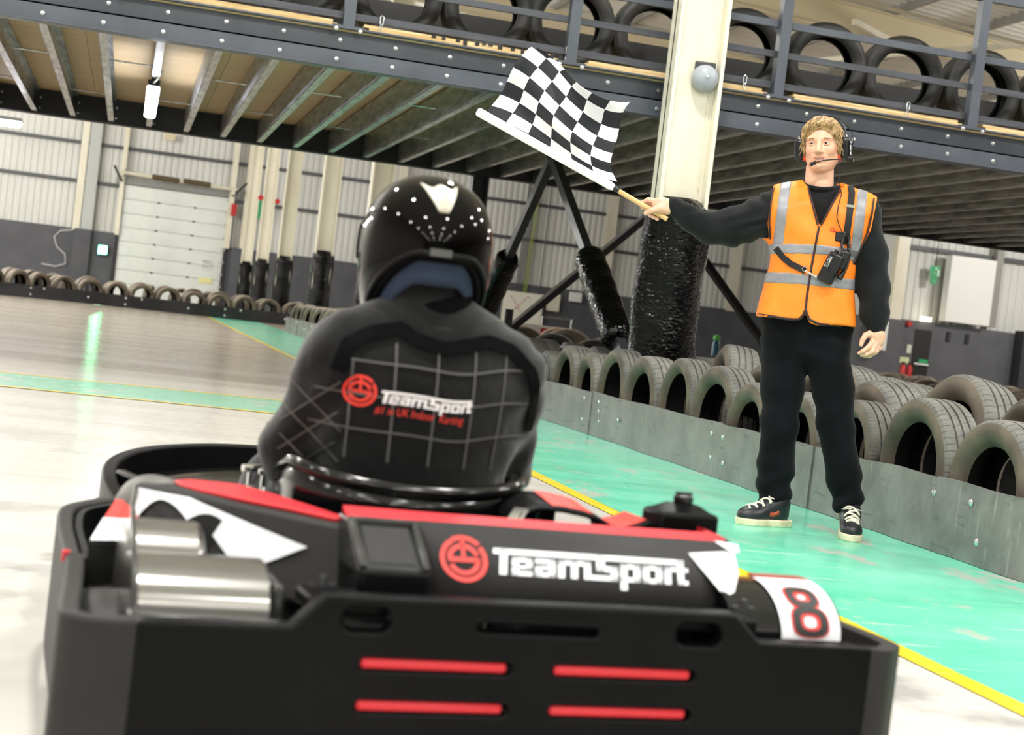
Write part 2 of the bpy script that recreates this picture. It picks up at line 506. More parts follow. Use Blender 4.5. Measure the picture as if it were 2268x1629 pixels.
M['white_emit'] = mat('lit_lamp_lens', '#ffffff', .3, emit='#eef0ff', estr=40)
M['red'] = mat('red_enamel', '#b81f1f', .4)
M['white'] = mat('white_enamel', '#e8e8e4', .45)
M['signgreen'] = mat('green_sign', '#0e9a5c', .5)
M['text_black'] = mat('black_lettering', '#141414', .5)

# ------------------------------------------------------------------ floor and its painted markings
XW0, XW1, Y0, YF = -16.0, 42.0, -38.0, 61.0
fl = structure('floor', MB().add([(XW0, Y0, 0), (XW1, Y0, 0), (XW1, YF, 0), (XW0, YF, 0)], [(0, 1, 2, 3)]), M['floor'])
def flat(name, x0, y0, x1, y1, z, m, parent=fl, edge=0.0):
    n = 40; v = []; f = []
    for i in range(n + 1):
        t = i / n
        if abs(x1 - x0) > abs(y1 - y0):
            x = x0 + (x1 - x0) * t; v += [(x, y0, z), (x, y1 + RND.uniform(-edge, edge), z)]
        else:
            y = y0 + (y1 - y0) * t; v += [(x0, y, z), (x1 + RND.uniform(-edge, edge), y, z)]
        if i: f.append((2 * i - 2, 2 * i - 1, 2 * i + 1, 2 * i))
    return obj(name, MB().add(v, f), m, parent, smooth=None)
flat('green_margin', 2.17, -6, 3.47, 42.0, .002, M['green'])
flat('yellow_line', 2.09, -6, 2.17, 42.0, .003, M['yellow'], edge=.012)
flat('green_stripe', -12, 10.25, 2.09, 11.48, .002, M['green_pale'])
flat('yellow_line', -12, 10.17, 2.09, 10.25, .003, M['yellow'])
flat('yellow_line', -12, 11.48, 2.09, 11.56, .003, M['yellow'])
M['greyband'] = mat('worn_grey_band', '#aeaca7', .3, col2='#bab8b2', nscale=2)

# ------------------------------------------------------------------ walls
def cladding(x0, x1, z0, z1, y, pitch=.24, depth=.035):
    v = []; f = []; x = x0; i = 0
    while x < x1:
        for dx, dy in ((0, 0), (.45 * pitch, 0), (.6 * pitch, depth), (.85 * pitch, depth)):
            v += [(x + dx, y + dy, z0), (x + dx, y + dy, z1)]; i += 1
        x += pitch
    f = [(2 * k, 2 * k + 2, 2 * k + 3, 2 * k + 1) for k in range(i - 1)]
    return MB().add(v, f)
wf = structure('wall_far', cladding(XW0, XW1, 2.2, 9.6, YF - .1), M['clad'], smooth=None)
DX0, DX1, DZ = -.47, 3.42, 4.2      # loading door opening
for a, b in ((XW0, DX0 - .1), (DX1 + .1, XW1)):
    obj('dado', MB().span((a, YF - .35, 0), (b, YF - .05, 2.36)), M['dado'], wf, bevel=.02)
for a in (-1.75, 4.0):
    obj('dado_pier', MB().span((a - .3, YF - .6, 0), (a + .3, YF - .3, 2.36)), M['dado'], wf)
for z in (4.13, 5.55, 7.2):
    for a, b in ((XW0, DX0 - .15 if z < 4.6 else XW1), (DX1 + .3, XW1)):
        if z > 4.6 and a > 0: continue
        obj('sheeting_rail', MB().span((a, YF - .24, z - .06), (b, YF - .14, z + .06)), M['cladrail'], wf)
for x, w in ((-2.02, .26), (-.55, .16), (3.5, .2), (4.15, .34), (9.9, .34), (18.5, .4), (24.0, .4)):
    if True:
        obj('wall_post', MB().span((x - w / 2, YF - .5, 2.3), (x + w / 2, YF - .25, 9)), M['cream'], wf)
obj('wall_post', MB().span((-1.86, YF - .5, 2.3), (-1.45, YF - .3, 9)), mat('pale_grey_steel', '#b9bdbb', .5), wf)
structure('wall_left', MB().span((XW0 - .2, Y0, 0), (XW0, YF, 9.8)), M['clad'])
structure('wall_back', MB().span((XW0, Y0 - .2, 0), (XW1, Y0, 9.8)), mat('darkened_back_cladding', '#6d6c68', .6))  # unseen wall, its colour darkened to keep the helmet reflections dark
structure('wall_right', MB().span((XW1, Y0, 0), (XW1 + .2, YF, 9.8)), M['clad'])
# room that juts out on the right of the hall
JX, JY = 21.75, 42.0
jw = structure('wall_right_side', MB().span((JX, JY, 0), (XW1, JY + .25, 2.22)).span((JX, JY, 0), (JX + .25, JY + 4, 2.22)).span((JX, JY + 3.8, 0), (XW1, JY + 4, 2.22)), M['dado'])
obj('cladding', cladding(JX - .05, XW1, 2.22, 9.6, JY + .3, .24), M['clad'], jw, smooth=None)
obj('cladding', map_mb(cladding(JY + .3, JY + 4, 2.22, 9.6, 0, .24), lambda x, y, z: (JX + .3 - y, x, z)), M['clad'], jw, smooth=None)
obj('sheeting_rail', MB().span((JX + .1, JY + .12, 4.3), (XW1, JY + .22, 4.42)), M['cladrail'], jw)
obj('corner_post', MB().span((JX - .25, JY - .15, 0), (JX + .12, JY + .1, 7)), M['cream'], jw)
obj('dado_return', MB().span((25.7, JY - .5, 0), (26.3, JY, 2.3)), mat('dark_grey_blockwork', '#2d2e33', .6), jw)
obj('wall_post', MB().span((24.75, JY - .1, 2.3), (24.98, JY + .15, 7)), mat('mid_grey_post', '#8f8e89', .5), jw)  # this post is a plain mid grey
door2 = structure('door_2', MB().span((22.45, JY - .02, 0), (22.98, JY + .02, 1.98)), mat('black_doorway', '#050506', .6))
obj('push_bar', MB().span((22.5, JY - .1, .95), (22.95, JY - .05, 1.0)), M['white'], door2)
obj('door_sign', MB().span((22.66, JY - .04, 1.02), (22.95, JY - .025, 1.12)), M['signgreen'], door2)
t = tag(obj('wall_panel', MB().span((23.15, JY - .35, 2.3), (24.62, JY, 4.25)), M['white'], bevel=.02),
        'large white box panel high on the far right wall', 'panel')
t = tag(obj('wall_vent', MB().span((23.46, JY - .05, 1.72), (23.58, JY, 2.02)), M['darksteel']), 'small dark vent on the far right grey wall, nearer the doorway', 'vent', 'vents on the far right wall')
t = tag(obj('wall_vent', MB().span((24.08, JY - .05, 1.72), (24.2, JY, 2.02)), M['darksteel']), 'small dark vent on the far right grey wall, farther from the doorway', 'vent', 'vents on the far right wall')
def extinguisher(x, label):
    e = thing('fire_extinguisher', label, 'extinguisher', (x, JY - .25, .42), 0, 'extinguishers by the dark doorway')
    obj('cylinder', MB().lathe([(0, 0), (.08, 0), (.085, .05), (.085, .4), (.05, .48), (.03, .5), (0, .5)], n=12), M['red'], e)
    obj('valve', MB().box((0, 0, .53), (.1, .05, .06)), M['black'], e)
extinguisher(22.07, 'left red fire extinguisher by the dark doorway')
extinguisher(22.28, 'right red fire extinguisher by the dark doorway')
tag(obj('notice', MB().span((22.0, JY - .03, .95), (22.35, JY, 1.12)), mat('pale_notice', '#d8dcae', .5)), 'pale notice above the two fire extinguishers', 'sign')
tag(obj('notice', MB().span((22.24, JY - .03, 1.25), (22.38, JY, 1.5)), mat('pale_notice_tall', '#d0d2c4', .5)), 'pale upright notice beside the dark doorway', 'sign')
tag(obj('alarm_sounder', MB().lathe([(0, -.12), (.07, -.12), (.08, -.04), (.09, 0)], (22.2, JY, 2.1), 'Y', 14), M['red']), 'small red alarm sounder beside the dark doorway top', 'alarm')
tag(obj('emergency_light', MB().span((22.55, JY - .12, 2.24), (22.85, JY - .02, 2.36)), mat('lit_emergency_lens', '#fffbe0', .4, emit='#fff6d0', estr=5)), 'small lit emergency light above the dark doorway', 'light')
def running_man_sign(x, y, z, s, label):
    e = thing('exit_sign', label, 'sign', (x, y, z), 0)
    obj('sign_board', MB().box((0, 0, 0), (s, .02, s)).box((-.05 * s, 0, -.85 * s), (.65 * s, .02, .62 * s)), M['signgreen'], e)
    obj('pictogram', MB().box((0.05 * s, -.013, .3 * s), (.16 * s, .005, .16 * s)).bar((.05 * s, -.013, .2 * s), (-.1 * s, -.013, -.12 * s), .005, .14 * s, (0, 1, 0))
        .bar((-.1 * s, -.013, -.12 * s), (-.32 * s, -.013, -.2 * s), .005, .09 * s, (0, 1, 0)).bar((-.08 * s, -.013, -.12 * s), (.12 * s, -.013, -.36 * s), .005, .09 * s, (0, 1, 0))
        .bar((.04 * s, -.013, .14 * s), (.28 * s, -.013, .02 * s), .005, .07 * s, (0, 1, 0)).box((.33 * s, -.013, -.1 * s), (.14 * s, .005, .6 * s))
        .bar((-.05 * s, -.013, -.68 * s), (-.05 * s, -.013, -.95 * s), .005, .1 * s, (0, 1, 0)).bar((-.05 * s, -.013, -1.05 * s), (-.2 * s, -.013, -.88 * s), .005, .08 * s, (0, 1, 0)).bar((-.05 * s, -.013, -1.05 * s), (.1 * s, -.013, -.88 * s), .005, .08 * s, (0, 1, 0)), M['white'], e)
running_man_sign(4.66, YF - .55, 4.05, .42, 'green running man sign between the far cream columns')
running_man_sign(22.82, JY - .05, 3.72, .32, 'hanging green running man sign above the dark doorway')
obj('hanger', MB().tube([(22.82, JY - .05, 3.85), (22.82, JY - .05, 6.5)], .012, 6), M['darksteel'], jw)

# loading door with sections, tracks and springs
dr = structure('door_1', MB().span((DX0 - .12, YF - .42, 0), (DX0, YF - .2, DZ + .1)).span((DX1, YF - .42, 0), (DX1 + .12, YF - .2, DZ + .1)), M['darksteel'])
ph = DZ / 8
pm = MB().box((0, 0, 0), (DX1 - DX0 - .02, .06, ph - .014)).mesh('door_panel', [M['doorpanel']])
hm = MB().box((0, 0, 0), (.1, .03, .05)).mesh('hinge', [M['darksteel']])
for k in range(8):
    p = obj('door_panel', pm, None, dr, ((DX0 + DX1) / 2, YF - .3, ph * (k + .5)))
    if k < 7:
        for dx in (-.62, .72):
            obj('hinge', hm, None, p, (dx, -.045, ph / 2))
for k in range(9):
    obj('roller_bracket', MB().box((0, 0, 0), (.12, .06, .07)), M['galv'], dr, (DX1 - .02, YF - .44, .35 + k * .47))
obj('spring_shaft', MB().tube([(DX0 - .2, YF - .75, 4.62), (DX1 + .3, YF - .75, 4.52)], .06, 8).box((DX0 - .1, YF - .6, 4.62), (.12, .4, .3)).box((DX1 + .1, YF - .6, 4.5), (.12, .4, .35)), M['cream'], dr)
for x in (1.0, 2.15):
    obj('torsion_spring', MB().tube([(x - .5, YF - .75, 4.6), (x + .5, YF - .75, 4.57)], .1, 10), mat('rusty_brown_spring', '#5a4a30', .7, bump=.6, bscale=60), dr)
obj('header_beam', MB().span((DX0 - .3, YF - .4, DZ + .02), (DX1 + .3, YF - .2, DZ + .24)), mat('grey_header', '#8d8e8b', .5), dr)
obj('door_track', MB().bar((DX1 + .1, YF - .5, 4.3), (DX1 + .5, YF - 1.6, 4.75), .06, .06).bar((DX0 - .1, YF - .5, 4.3), (DX0 - .4, YF - 1.6, 4.75), .06, .06), M['darksteel'], dr)
def wall_text(name, body, size, x, y, z, m, parent=None):
    return obj(name, text_mb(body, size), m, parent, (x, y, z), (R(90), 0, 0), smooth=None)
e = thing('door_notice', 'small white NO EXIT notice on the loading door', 'sign', (2.83, YF - .36, 1.62))
obj('notice_board', MB().box((0, 0, 0), (.36, .012, .36)), M['white'], e)
wall_text('lettering', 'NO', .17, 0, -.01, .03, M['text_black'], e); wall_text('lettering', 'EXIT', .15, 0, -.01, -.13, M['text_black'], e)
tag(obj('yellow_label', MB().span((2.6, YF - .36, .9), (3.1, YF - .34, 1.1)), mat('pale_yellow_label', '#efe9a8', .5)), 'pale yellow label low on the loading door', 'label')
e = thing('lit_exit_sign', 'glowing green exit light left of the loading door', 'sign', (-.98, YF - .5, 1.68))
obj('housing', MB().box((0, 0, 0), (.36, .1, .36)), M['darksteel'], e)
obj('lit_face', MB().box((0, -.055, 0), (.3, .02, .3)), mat('glowing_green_lens', '#20ff90', .3, emit='#3bffa0', estr=60), e)
obj('pictogram', MB().box((.0, -.07, 0), (.14, .01, .2)), mat('glowing_white_symbol', '#ffffff', .3, emit='#eafff2', estr=40), e)
tag(obj('wall_notice', MB().span((.78, YF - .5, 6.05), (1.18, YF - .45, 6.3)), mat('cream_notice', '#d8cfae', .5)), 'small cream notice high above the loading door', 'sign')
tag(obj('control_box', MB().span((3.52, YF - .7, 3.55), (3.72, YF - .5, 4.0)), M['red'], bevel=.02), 'red control box beside the loading door top', 'box')
pts = [(-3.1 + .0, YF - .385, .9), (-2.6, YF - .385, .86), (-2.25, YF - .385, 1.0), (-2.3, YF - .385, 1.35), (-2.62, YF - .385, 1.6), (-2.75, YF - .385, 1.95), (-2.55, YF - .385, 2.2), (-2.09, YF - .385, 2.28)]
tag(obj('hose', MB().tube(pts, .035, 7), mat('pale_grey_hose', '#b7b7ba', .5), smooth=60), 'pale grey hose looped on the far grey wall', 'hose')

# electrical equipment on the far wall
e = thing('electrical_cabinet', 'white electrical cabinet crossed with red and white tape', 'cabinet', (15.25, YF - .75, 0))
obj('cabinet_body', MB().span((-.85, 0, .2), (.75, .35, 2.02)), mat('off_white_cabinet', '#e6e3d4', .5), e, bevel=.015)
obj('cabinet_door', MB().span((-.8, -.03, .75), (.7, 0, 1.98)), mat('off_white_cabinet_door', '#eae7da', .5), e)
obj('display', MB().span((.36, -.05, 1.45), (.52, -.02, 1.62)), M['black'], e)
tp = mat('red_warning_tape', '#c8493c', .5)
for a, b in (((-.62, 1.85), (.05, .95)), ((.1, 1.9), (-.75, .95))):
    for k in range(8):
        p = [a[i] + (b[i] - a[i]) * (k + .1) / 8 for i in (0, 1)]; q = [a[i] + (b[i] - a[i]) * (k + .6) / 8 for i in (0, 1)]
        obj('tape', MB().bar((p[0], -.05, p[1]), (q[0], -.05, q[1]), .01, .06, (0, 1, 0)), tp, e)
tag(obj('junction_box', MB().span((16.2, YF - .6, 1.42), (16.72, YF - .4, 2.1)), mat('cream_box', '#dcd8c6', .5), bevel=.02), 'cream junction box right of the taped cabinet', 'box')
tag(obj('junction_box', MB().span((17.1, YF - .6, 1.9), (17.6, YF - .4, 2.28)), M['white'], bevel=.02), 'small white junction box on the top edge of the grey wall', 'box')
e = thing('cable_bundle', 'vertical bundle of black and green cables on the far wall', 'cables', (15.1, YF - .5, 2.1))
for k in range(6):
    obj('cable', MB().tube([(-.25 + k * .09, 0, -.1), (-.2 + k * .085, 0, 1.5), (-.15 + k * .09, 0, 4.6)], .03, 6), M['black'] if k < 4 else mat('green_yellow_cable', '#7f8f2a', .5), e)
obj('conduit', MB().tube([(.75, 0, .1), (.75, 0, 4.6)], .025, 6), M['darksteel'], e)
tag(obj('metal_frame', MB().tube([(15.9, YF - 1.2, .0), (15.9, YF - 1.2, 1.16), (17.1, YF - 1.2, 1.16), (17.1, YF - 1.2, .0)], .035, 6), M['galv']), 'thin metal frame stood beside the taped cabinet', 'frame')
tag(obj('wall_speaker', MB().span((19.6, 38.9, 1.2), (20.0, 39.15, 2.0)), M['white'], bevel=.03), 'small white grilled box behind the marshal left hip', 'box')
wc = tag(obj('grey_pier', MB().span((19.3, 39.2, 0), (20.6, 39.6, 2.1)), M['dado']), 'grey painted pier behind the marshal hand', 'pier')

# ------------------------------------------------------------------ roof
def rz(x): return 9.0 - .07 * x
rf = structure('ceiling', MB().add([(XW0, Y0, rz(XW0)), (XW1, Y0, rz(XW1)), (XW1, YF, rz(XW1)), (XW0, YF, rz(XW0))], [(0, 1, 2, 3)]), M['roof'])
for k in range(17):
    x = 2 + k * 1.75
    obj('purlin', MB().bar((x, 19, rz(x) - .12), (x, 60.5, rz(x) - .12), .07, .2), mat('grey_purlin', '#8c8a84', .5) if k == 0 else bpy.data.materials['grey_purlin'], rf)
def corr(x0, x1, y0, y1, pitch=.3):
    v = []; x = y0; i = 0
    while x < y1:
        for dy, dz in ((0, 0), (.5 * pitch, 0), (.6 * pitch, -.05), (.9 * pitch, -.05)):
            v += [(x0, x + dy, rz(x0) - .02 + dz), (x1, x + dy, rz(x1) - .02 + dz)]; i += 1
        x += pitch
    return MB().add(v, [(2 * k, 2 * k + 2, 2 * k + 3, 2 * k + 1) for k in range(i - 1)])
obj('roof_sheeting', corr(2, 30, 20, 60), M['roof'], rf, smooth=None)
for k, y in enumerate((22.5, 29.2, 36, 43, 50, 57)):
    r_ = obj('rafter', MB().bar((0, y, rz(0) - .5), (30, y, rz(30) - .5), .02, .55).bar((0, y, rz(0) - .78), (30, y, rz(30) - .78), .22, .03).bar((0, y, rz(0) - .23), (30, y, rz(30) - .23), .22, .03), M['rafter'], rf)
obj('tie_rod', MB().bar((8, 24, 6.9), (22, 24, 5.9), .05, .05), M['cream'], rf)
obj('wind_brace', MB().bar((11.6, 25.2, 6.6), (15.6, 30.6, 7.4), .1, .1).bar((17, 25, 7.2), (13.5, 31, 7.0), .1, .1), M['cream'], rf)
for y in (26.2, 33.0):
    obj('orange_rail', MB().bar((5, y, 5.62 if y < 30 else 6.8), (24, y, 4.6 if y < 30 else 5.6), .1, .16), M['orange_steel'], rf)

# ------------------------------------------------------------------ steel columns with wrapped pads
def column(x, y, top, label, pad_r, m='cream', pad=True, w=.4, fl_=.2, wrap_top=1.84, group='row of steel columns'):
    e = thing('steel_column', label, 'column', (x, y, 0), 0, group)
    b = MB().span((-w / 2, -fl_ / 2, 0), (-w / 2 + .03, fl_ / 2, top)).span((w / 2 - .03, -fl_ / 2, 0), (w / 2, fl_ / 2, top)).span((-w / 2, -.012, 0), (w / 2, .012, top))
    obj('shaft', b, M[m], e)
    if pad:
        n, L = 40, 60
        def f(u, v):
            a = 2 * math.pi * u; z = wrap_top * v
            r = pad_r * (1 + .035 * math.sin(3 * a + 5 * z) * (v < .97) + .02 * math.sin(14 * z + 2 * a))
            sq = 1 + .05 * math.cos(4 * a)
            if v > .93: r *= 1 - .42 * ((v - .93) / .07) ** 1.6
            if v < .04: r *= .93
            return (r * sq * math.cos(a), r * sq * math.sin(a), z)
        p = obj('wrapped_pad', MB().grid(f, n, L, wrap=True), M['wrap'], e, smooth=180)
        p['label'] = 'black plastic wrapped crash pad'
    return e
c0 = column(4.03, 11.5, 9.0, 'near white steel column with black wrapped base and grey alarm bell', .255, wrap_top=1.86)
pts = [(.13, -.13, 1.95), (.13, -.125, 2.6), (.15, -.12, 3.1), (.17, -.12, 4.5)]
obj('cable', MB().tube([(x, y + .1, z) for x, y, z in pts], .005, 5), M['cream'], c0)
column(4.0, 18.75, 2.5, 'black column under the back edge of the mezzanine', .2, 'darksteel', True, .2, .2)
for y, n in ((26.9, 'first'), (34.2, 'second'), (42.9, 'third'), (50.2, 'fourth'), (57, 'fifth')):
    column(4.05, y, 8.6, n + ' cream column behind the mezzanine, black wrapped base', .235, w=.38, fl_=.25)
for x, y, z, l in ((3.79, 34.2, 5.05, 'left side of the second cream column'), (4.31, 34.2, 5.0, 'right side of the second cream column'), (3.79, 50.2, 3.75, 'left side of the fourth cream column'), (4.31, 50.2, 3.7, 'right side of the fourth cream column')):
    tag(obj('alarm_sounder', MB().lathe([(0, -.13), (.08, -.13), (.09, -.03), (.09, 0)], (x, y, z), 'Y', 10), M['red']), 'small red alarm sounder on the ' + l, 'alarm', 'red sounders on the far columns')
bl = thing('alarm_bell', 'grey round alarm bell on the white column', 'bell', (4.1, 11.48, 2.79), R(-8))
obj('gong', MB().lathe([(0, -.105), (.05, -.1), (.082, -.075), (.1, -.04), (.104, -.01), (.1, 0), (0, .0)], (0, -.03, 0), 'Y', 28), mat('grey_bell_metal', '#a4abb3', .38), bl, smooth=50)
obj('housing', MB().box((0, .02, .08), (.16, .1, .1)), mat('bell_housing', '#3b3d42', .4), bl, bevel=.01)
obj('centre_bolt', MB().lathe([(0, -.012), (.012, -.01), (.014, 0)], (0, -.135, 0), 'Y', 10), M['bolt'], bl)

# ------------------------------------------------------------------ mezzanine
mz = thing('mezzanine_platform', 'blue grey steel mezzanine with plywood deck and galvanised joists', 'mezzanine', (0, 0, 0))
MY0, MY1, ZB, ZT = 11.79, 18.75, 2.497, 2.796
MXL, MXR = -3.0, 13.5
def cbeam(y, x0, x1, z0, z1, s):
    fw, tk, lip = .09, .012, .05
    return (MB().span((x0, y, z0), (x1, y + s * tk, z1)).span((x0, y - s * .0, z1 - tk), (x1, y + s * fw, z1)).span((x0, y, z0), (x1, y + s * fw, z0 + tk)))
fbm = (MB().span((MXL, MY0 + .05, ZB + .12), (MXR, MY0 + .062, ZT)).span((MXL, MY0 - .02, ZB), (MXR, MY0 - .008, ZB + .135)).span((MXL, MY0 - .02, ZB + .123), (MXR, MY0 + .06, ZB + .135))
       .span((MXL, MY0 - .05, ZB), (MXR, MY0 + .1, ZB + .012)).span((MXL, MY0 - .055, ZT - .012), (MXR, MY0 + .1, ZT)))
obj('edge_beam', fbm, M['bluesteel'], mz)
jm = MB().span((-.03, 0, 0), (-.022, MY1 - MY0 - .04, .25)).span((-.03, 0, 0), (.035, MY1 - MY0 - .04, .008)).span((-.03, 0, .242), (.035, MY1 - MY0 - .04, .25)).mesh('joist', [M['galv']])
JX0 = -.79
jxs = [JX0 + .421 * k for k in range(-5, 33)]
for x in jxs: obj('joist', jm, None, mz, (x, MY0 + .064, ZB + .012))
tie = MB().tube([(0, 0, 0), (.421, 0, 0)], .008, 6).mesh('tie_rod', [M['galv']])
for k, x in enumerate(jxs):
    for j in range(2):
        if (k + j) % 2 == 0: obj('tie_rod', tie, None, mz, (x, MY0 + 2.4 + 2.4 * j + .15 * (k % 3), ZB + .12))
bm_ = MB().lathe([(0, -.014), (.011, -.013), (.012, -.006), (.016, -.005), (.017, 0)], axis='Y', n=10).mesh('bolt', [M['bolt']], 40)
for x in jxs:
    for dz, yy in ((.06, MY0 - .02), (.215, MY0 + .05)):
        obj('bolt', bm_, None, mz, (x + .01 + (.02 if dz > .1 else 0), yy, ZB + dz))
obj('back_beam', MB().span((MXL, MY1, ZB - .01), (MXR, MY1 + .04, ZT - .02)).span((MXL, MY1 - .06, ZB - .01), (MXR, MY1 + .1, ZB + .008)), M['darksteel'], mz)
sb = MB().box((0, 0, 0), (.02, .02, .02)).mesh('cleat', [M['bolt']])
for x in jxs:
    for dz in (.06, .18): obj('cleat', sb, None, mz, (x + .05, MY1 - .012, ZB + dz))
bw = 1.22
k = 0; x = MXL
while x < MXR:
    x2 = min(x + bw, MXR); y = MY0 + .02
    while y < MY1:
        y2 = min(y + 2.3, MY1 + .05)
        obj('deck_board', MB().span((x + .002, y, ZT - .02), (x2 - .002, y2 - .004, ZT + .018)), M['ply'], mz); y = y2
    x = x2
posts = [-2.22 + 1.725 * k_ for k_ in range(0, 10)]
posts = [1.385 + 1.725 * k_ for k_ in range(-2, 7)]
gr = thing('guardrail', 'blue grey steel guardrail along the mezzanine edge', 'railing', (0, MY0, ZT))
for x in posts:
    p = obj('post', MB().span((x - .042, -.045, 0), (x + .042, .04, 1.25)), M['bluesteel'], gr)
    obj('base_plate', MB().span((x - .12, -.05, 0), (x + .12, .06, .012)), M['bluesteel'], p)
    for dx in (-.09, .09): obj('bolt', bm_, None, p, (x + dx, -.055, -.02))
for z, m, t_ in ((.58, 'bluesteel', .055), (.34, 'railsteel', .05), (.095, 'railsteel', .05)):
    for a, b in zip(posts, posts[1:]):
        obj('rail', MB().span((a + .045, .005, z - t_ / 2), (b - .045, .035, z + t_ / 2)), M[m], gr)
obj('top_rail', MB().span((posts[0], -.02, 1.05), (posts[-1], .03, 1.11)), M['bluesteel'], gr)
st = .024
for a, b in zip(posts, posts[1:]):
    x0, x1 = a + .13, b - .1
    for lay in range(2):
        n = 14; v = []
        o_ = obj('deck_edge_board', MB().span((x0 + RND.uniform(-.02, .03), MY0 - .02 + .006 * lay, ZT + .001 + lay * .024), (x1 + RND.uniform(-.04, .02), MY0 + .2, ZT + .024 + lay * .023)), M['plyedge'], mz)
# dark drips on one edge board
dm = MB()
for k in range(16):
    x = 2.05 + k * .075 + RND.uniform(-.03, .03); h_ = RND.uniform(.012, .04)
    dm.span((x - .012 - RND.random() * .015, MY0 - .024, ZT + .048 - h_), (x + .012, MY0 - .02, ZT + .05))
obj('drip_stain', dm, M['stain'], mz)['kind'] = 'stuff'
obj('toe_board', MB().span((MXL, 13.35, ZT + .02), (MXR, 13.38, ZT + .55)), M['black'], mz)
def snap_hook(x, label):
    e = thing('snap_hook', label, 'hook', (x, MY0 - .02, ZT + .1), 0, 'snap hooks on the lower rail')
    obj('hook', MB().tube([(.0, 0, .03), (.012, 0, .02), (.012, 0, -.03), (0, 0, -.04), (-.012, 0, -.03), (-.012, 0, .02)], .0045, 6, closed=True), M['bolt'], e)
    obj('link', MB().tube([(.0, 0, -.04), (.011, .004, -.05), (.009, .004, -.085), (-.004, 0, -.095), (-.012, 0, -.08), (-.01, 0, -.05)], .0035, 6, closed=True), M['bolt'], e)
for x, l in ((1.63, 'left of the flag'), (3.08, 'above the flag'), (4.55, 'just right of the white column'), (5.98, 'above the marshal')):
    snap_hook(x, 'small chrome snap hook on the lower rail ' + l)
lt = thing('strip_light', 'lit white strip light under the plywood deck', 'light', (.045, 15.3, 2.44))
obj('body', MB().box((0, 0, .03), (.1, 2.3, .05)), M['darksteel'], lt)
obj('lens', MB().box((0, 0, -.02), (.11, 2.2, .07)), M['white_emit'], lt, bevel=.02)
obj('cable', MB().tube([(0, -1.15, .03), (.03, -1.3, .06), (.05, -1.42, .1)], .01, 6), M['white'], lt)
lt2 = thing('strip_light', 'lit lamp at the far left below the mezzanine back beam', 'light', (-1.52, 19.0, 2.36))
obj('body', MB().box((0, 0, .04), (.34, .3, .04)), M['white'], lt2); obj('lens', MB().box((0, 0, 0), (.3, .26, .06)), M['white_emit'], lt2, bevel=.02)
def brace(a, b, pad, label, r=.14, w=.085):
    e = thing('steel_brace', label, 'brace', a)
    a, b = Vector(a), Vector(b); d = b - a
    obj('bar', MB().bar((0, 0, 0), d, w, w, (1, .2, 0)), M['darksteel'] if not pad else mat('brace_steel', '#2a2c30', .4), e)
    if pad:
        t0, t1 = pad; n = 26; pp = []; rr = []
        for i in range(n + 1):
            s = t0 + (t1 - t0) * i / n; pp.append(d * s); e_ = min(i, n - i)
            rr.append(r * (1 + .03 * math.sin(i * 1.3)) * (.72 if e_ == 0 else .93 if e_ == 1 else 1))
        p = obj('wrapped_pad', MB().tube(pp, rr, 22), M['wrap'], e, smooth=70); p['label'] = 'black wrapped foam crash pad'
    return e
brace((4.0, 15.33, 2.45), (4.0, 12.05, .45), (.5, .87), 'right leg of the near steel V brace with wrapped pad')
brace((4.0, 15.4, 2.45), (4.0, 18.45, .3), (.45, .86), 'left leg of the near steel V brace, pad half hidden by the helmet')
brace((6.36, 18.7, 2.48), (4.2, 18.7, .3), None, 'thin diagonal brace behind the V brace, falling to the left')
brace((6.36, 18.76, 2.48), (8.6, 18.76, .2), None, 'thin diagonal brace falling right toward the marshal')
tag(obj('short_post', MB().span((4.35, 18.0, 0), (4.43, 18.08, .92)), M['darksteel']), 'short black post below the taped cabinet', 'post')
tag(obj('spray_bottle', MB().lathe([(0, 0), (.05, 0), (.05, .25), (.03, .3)], (7.35, 18.9, .55), 'Z', 12).lathe([(.035, .3), (.045, .3), (.045, .36), (0, .37)], (7.35, 18.9, .55), 'Z', 12, mi=1),
        [mat('teal_plastic', '#0e5d70', .4), mat('green_cap', '#57b84a', .4)]), 'teal bottle with green cap behind the tyres', 'bottle')
obj('stand', MB().span((7.25, 18.85, 0), (7.45, 18.95, .55)), M['darksteel'], bpy.data.objects['spray_bottle'])

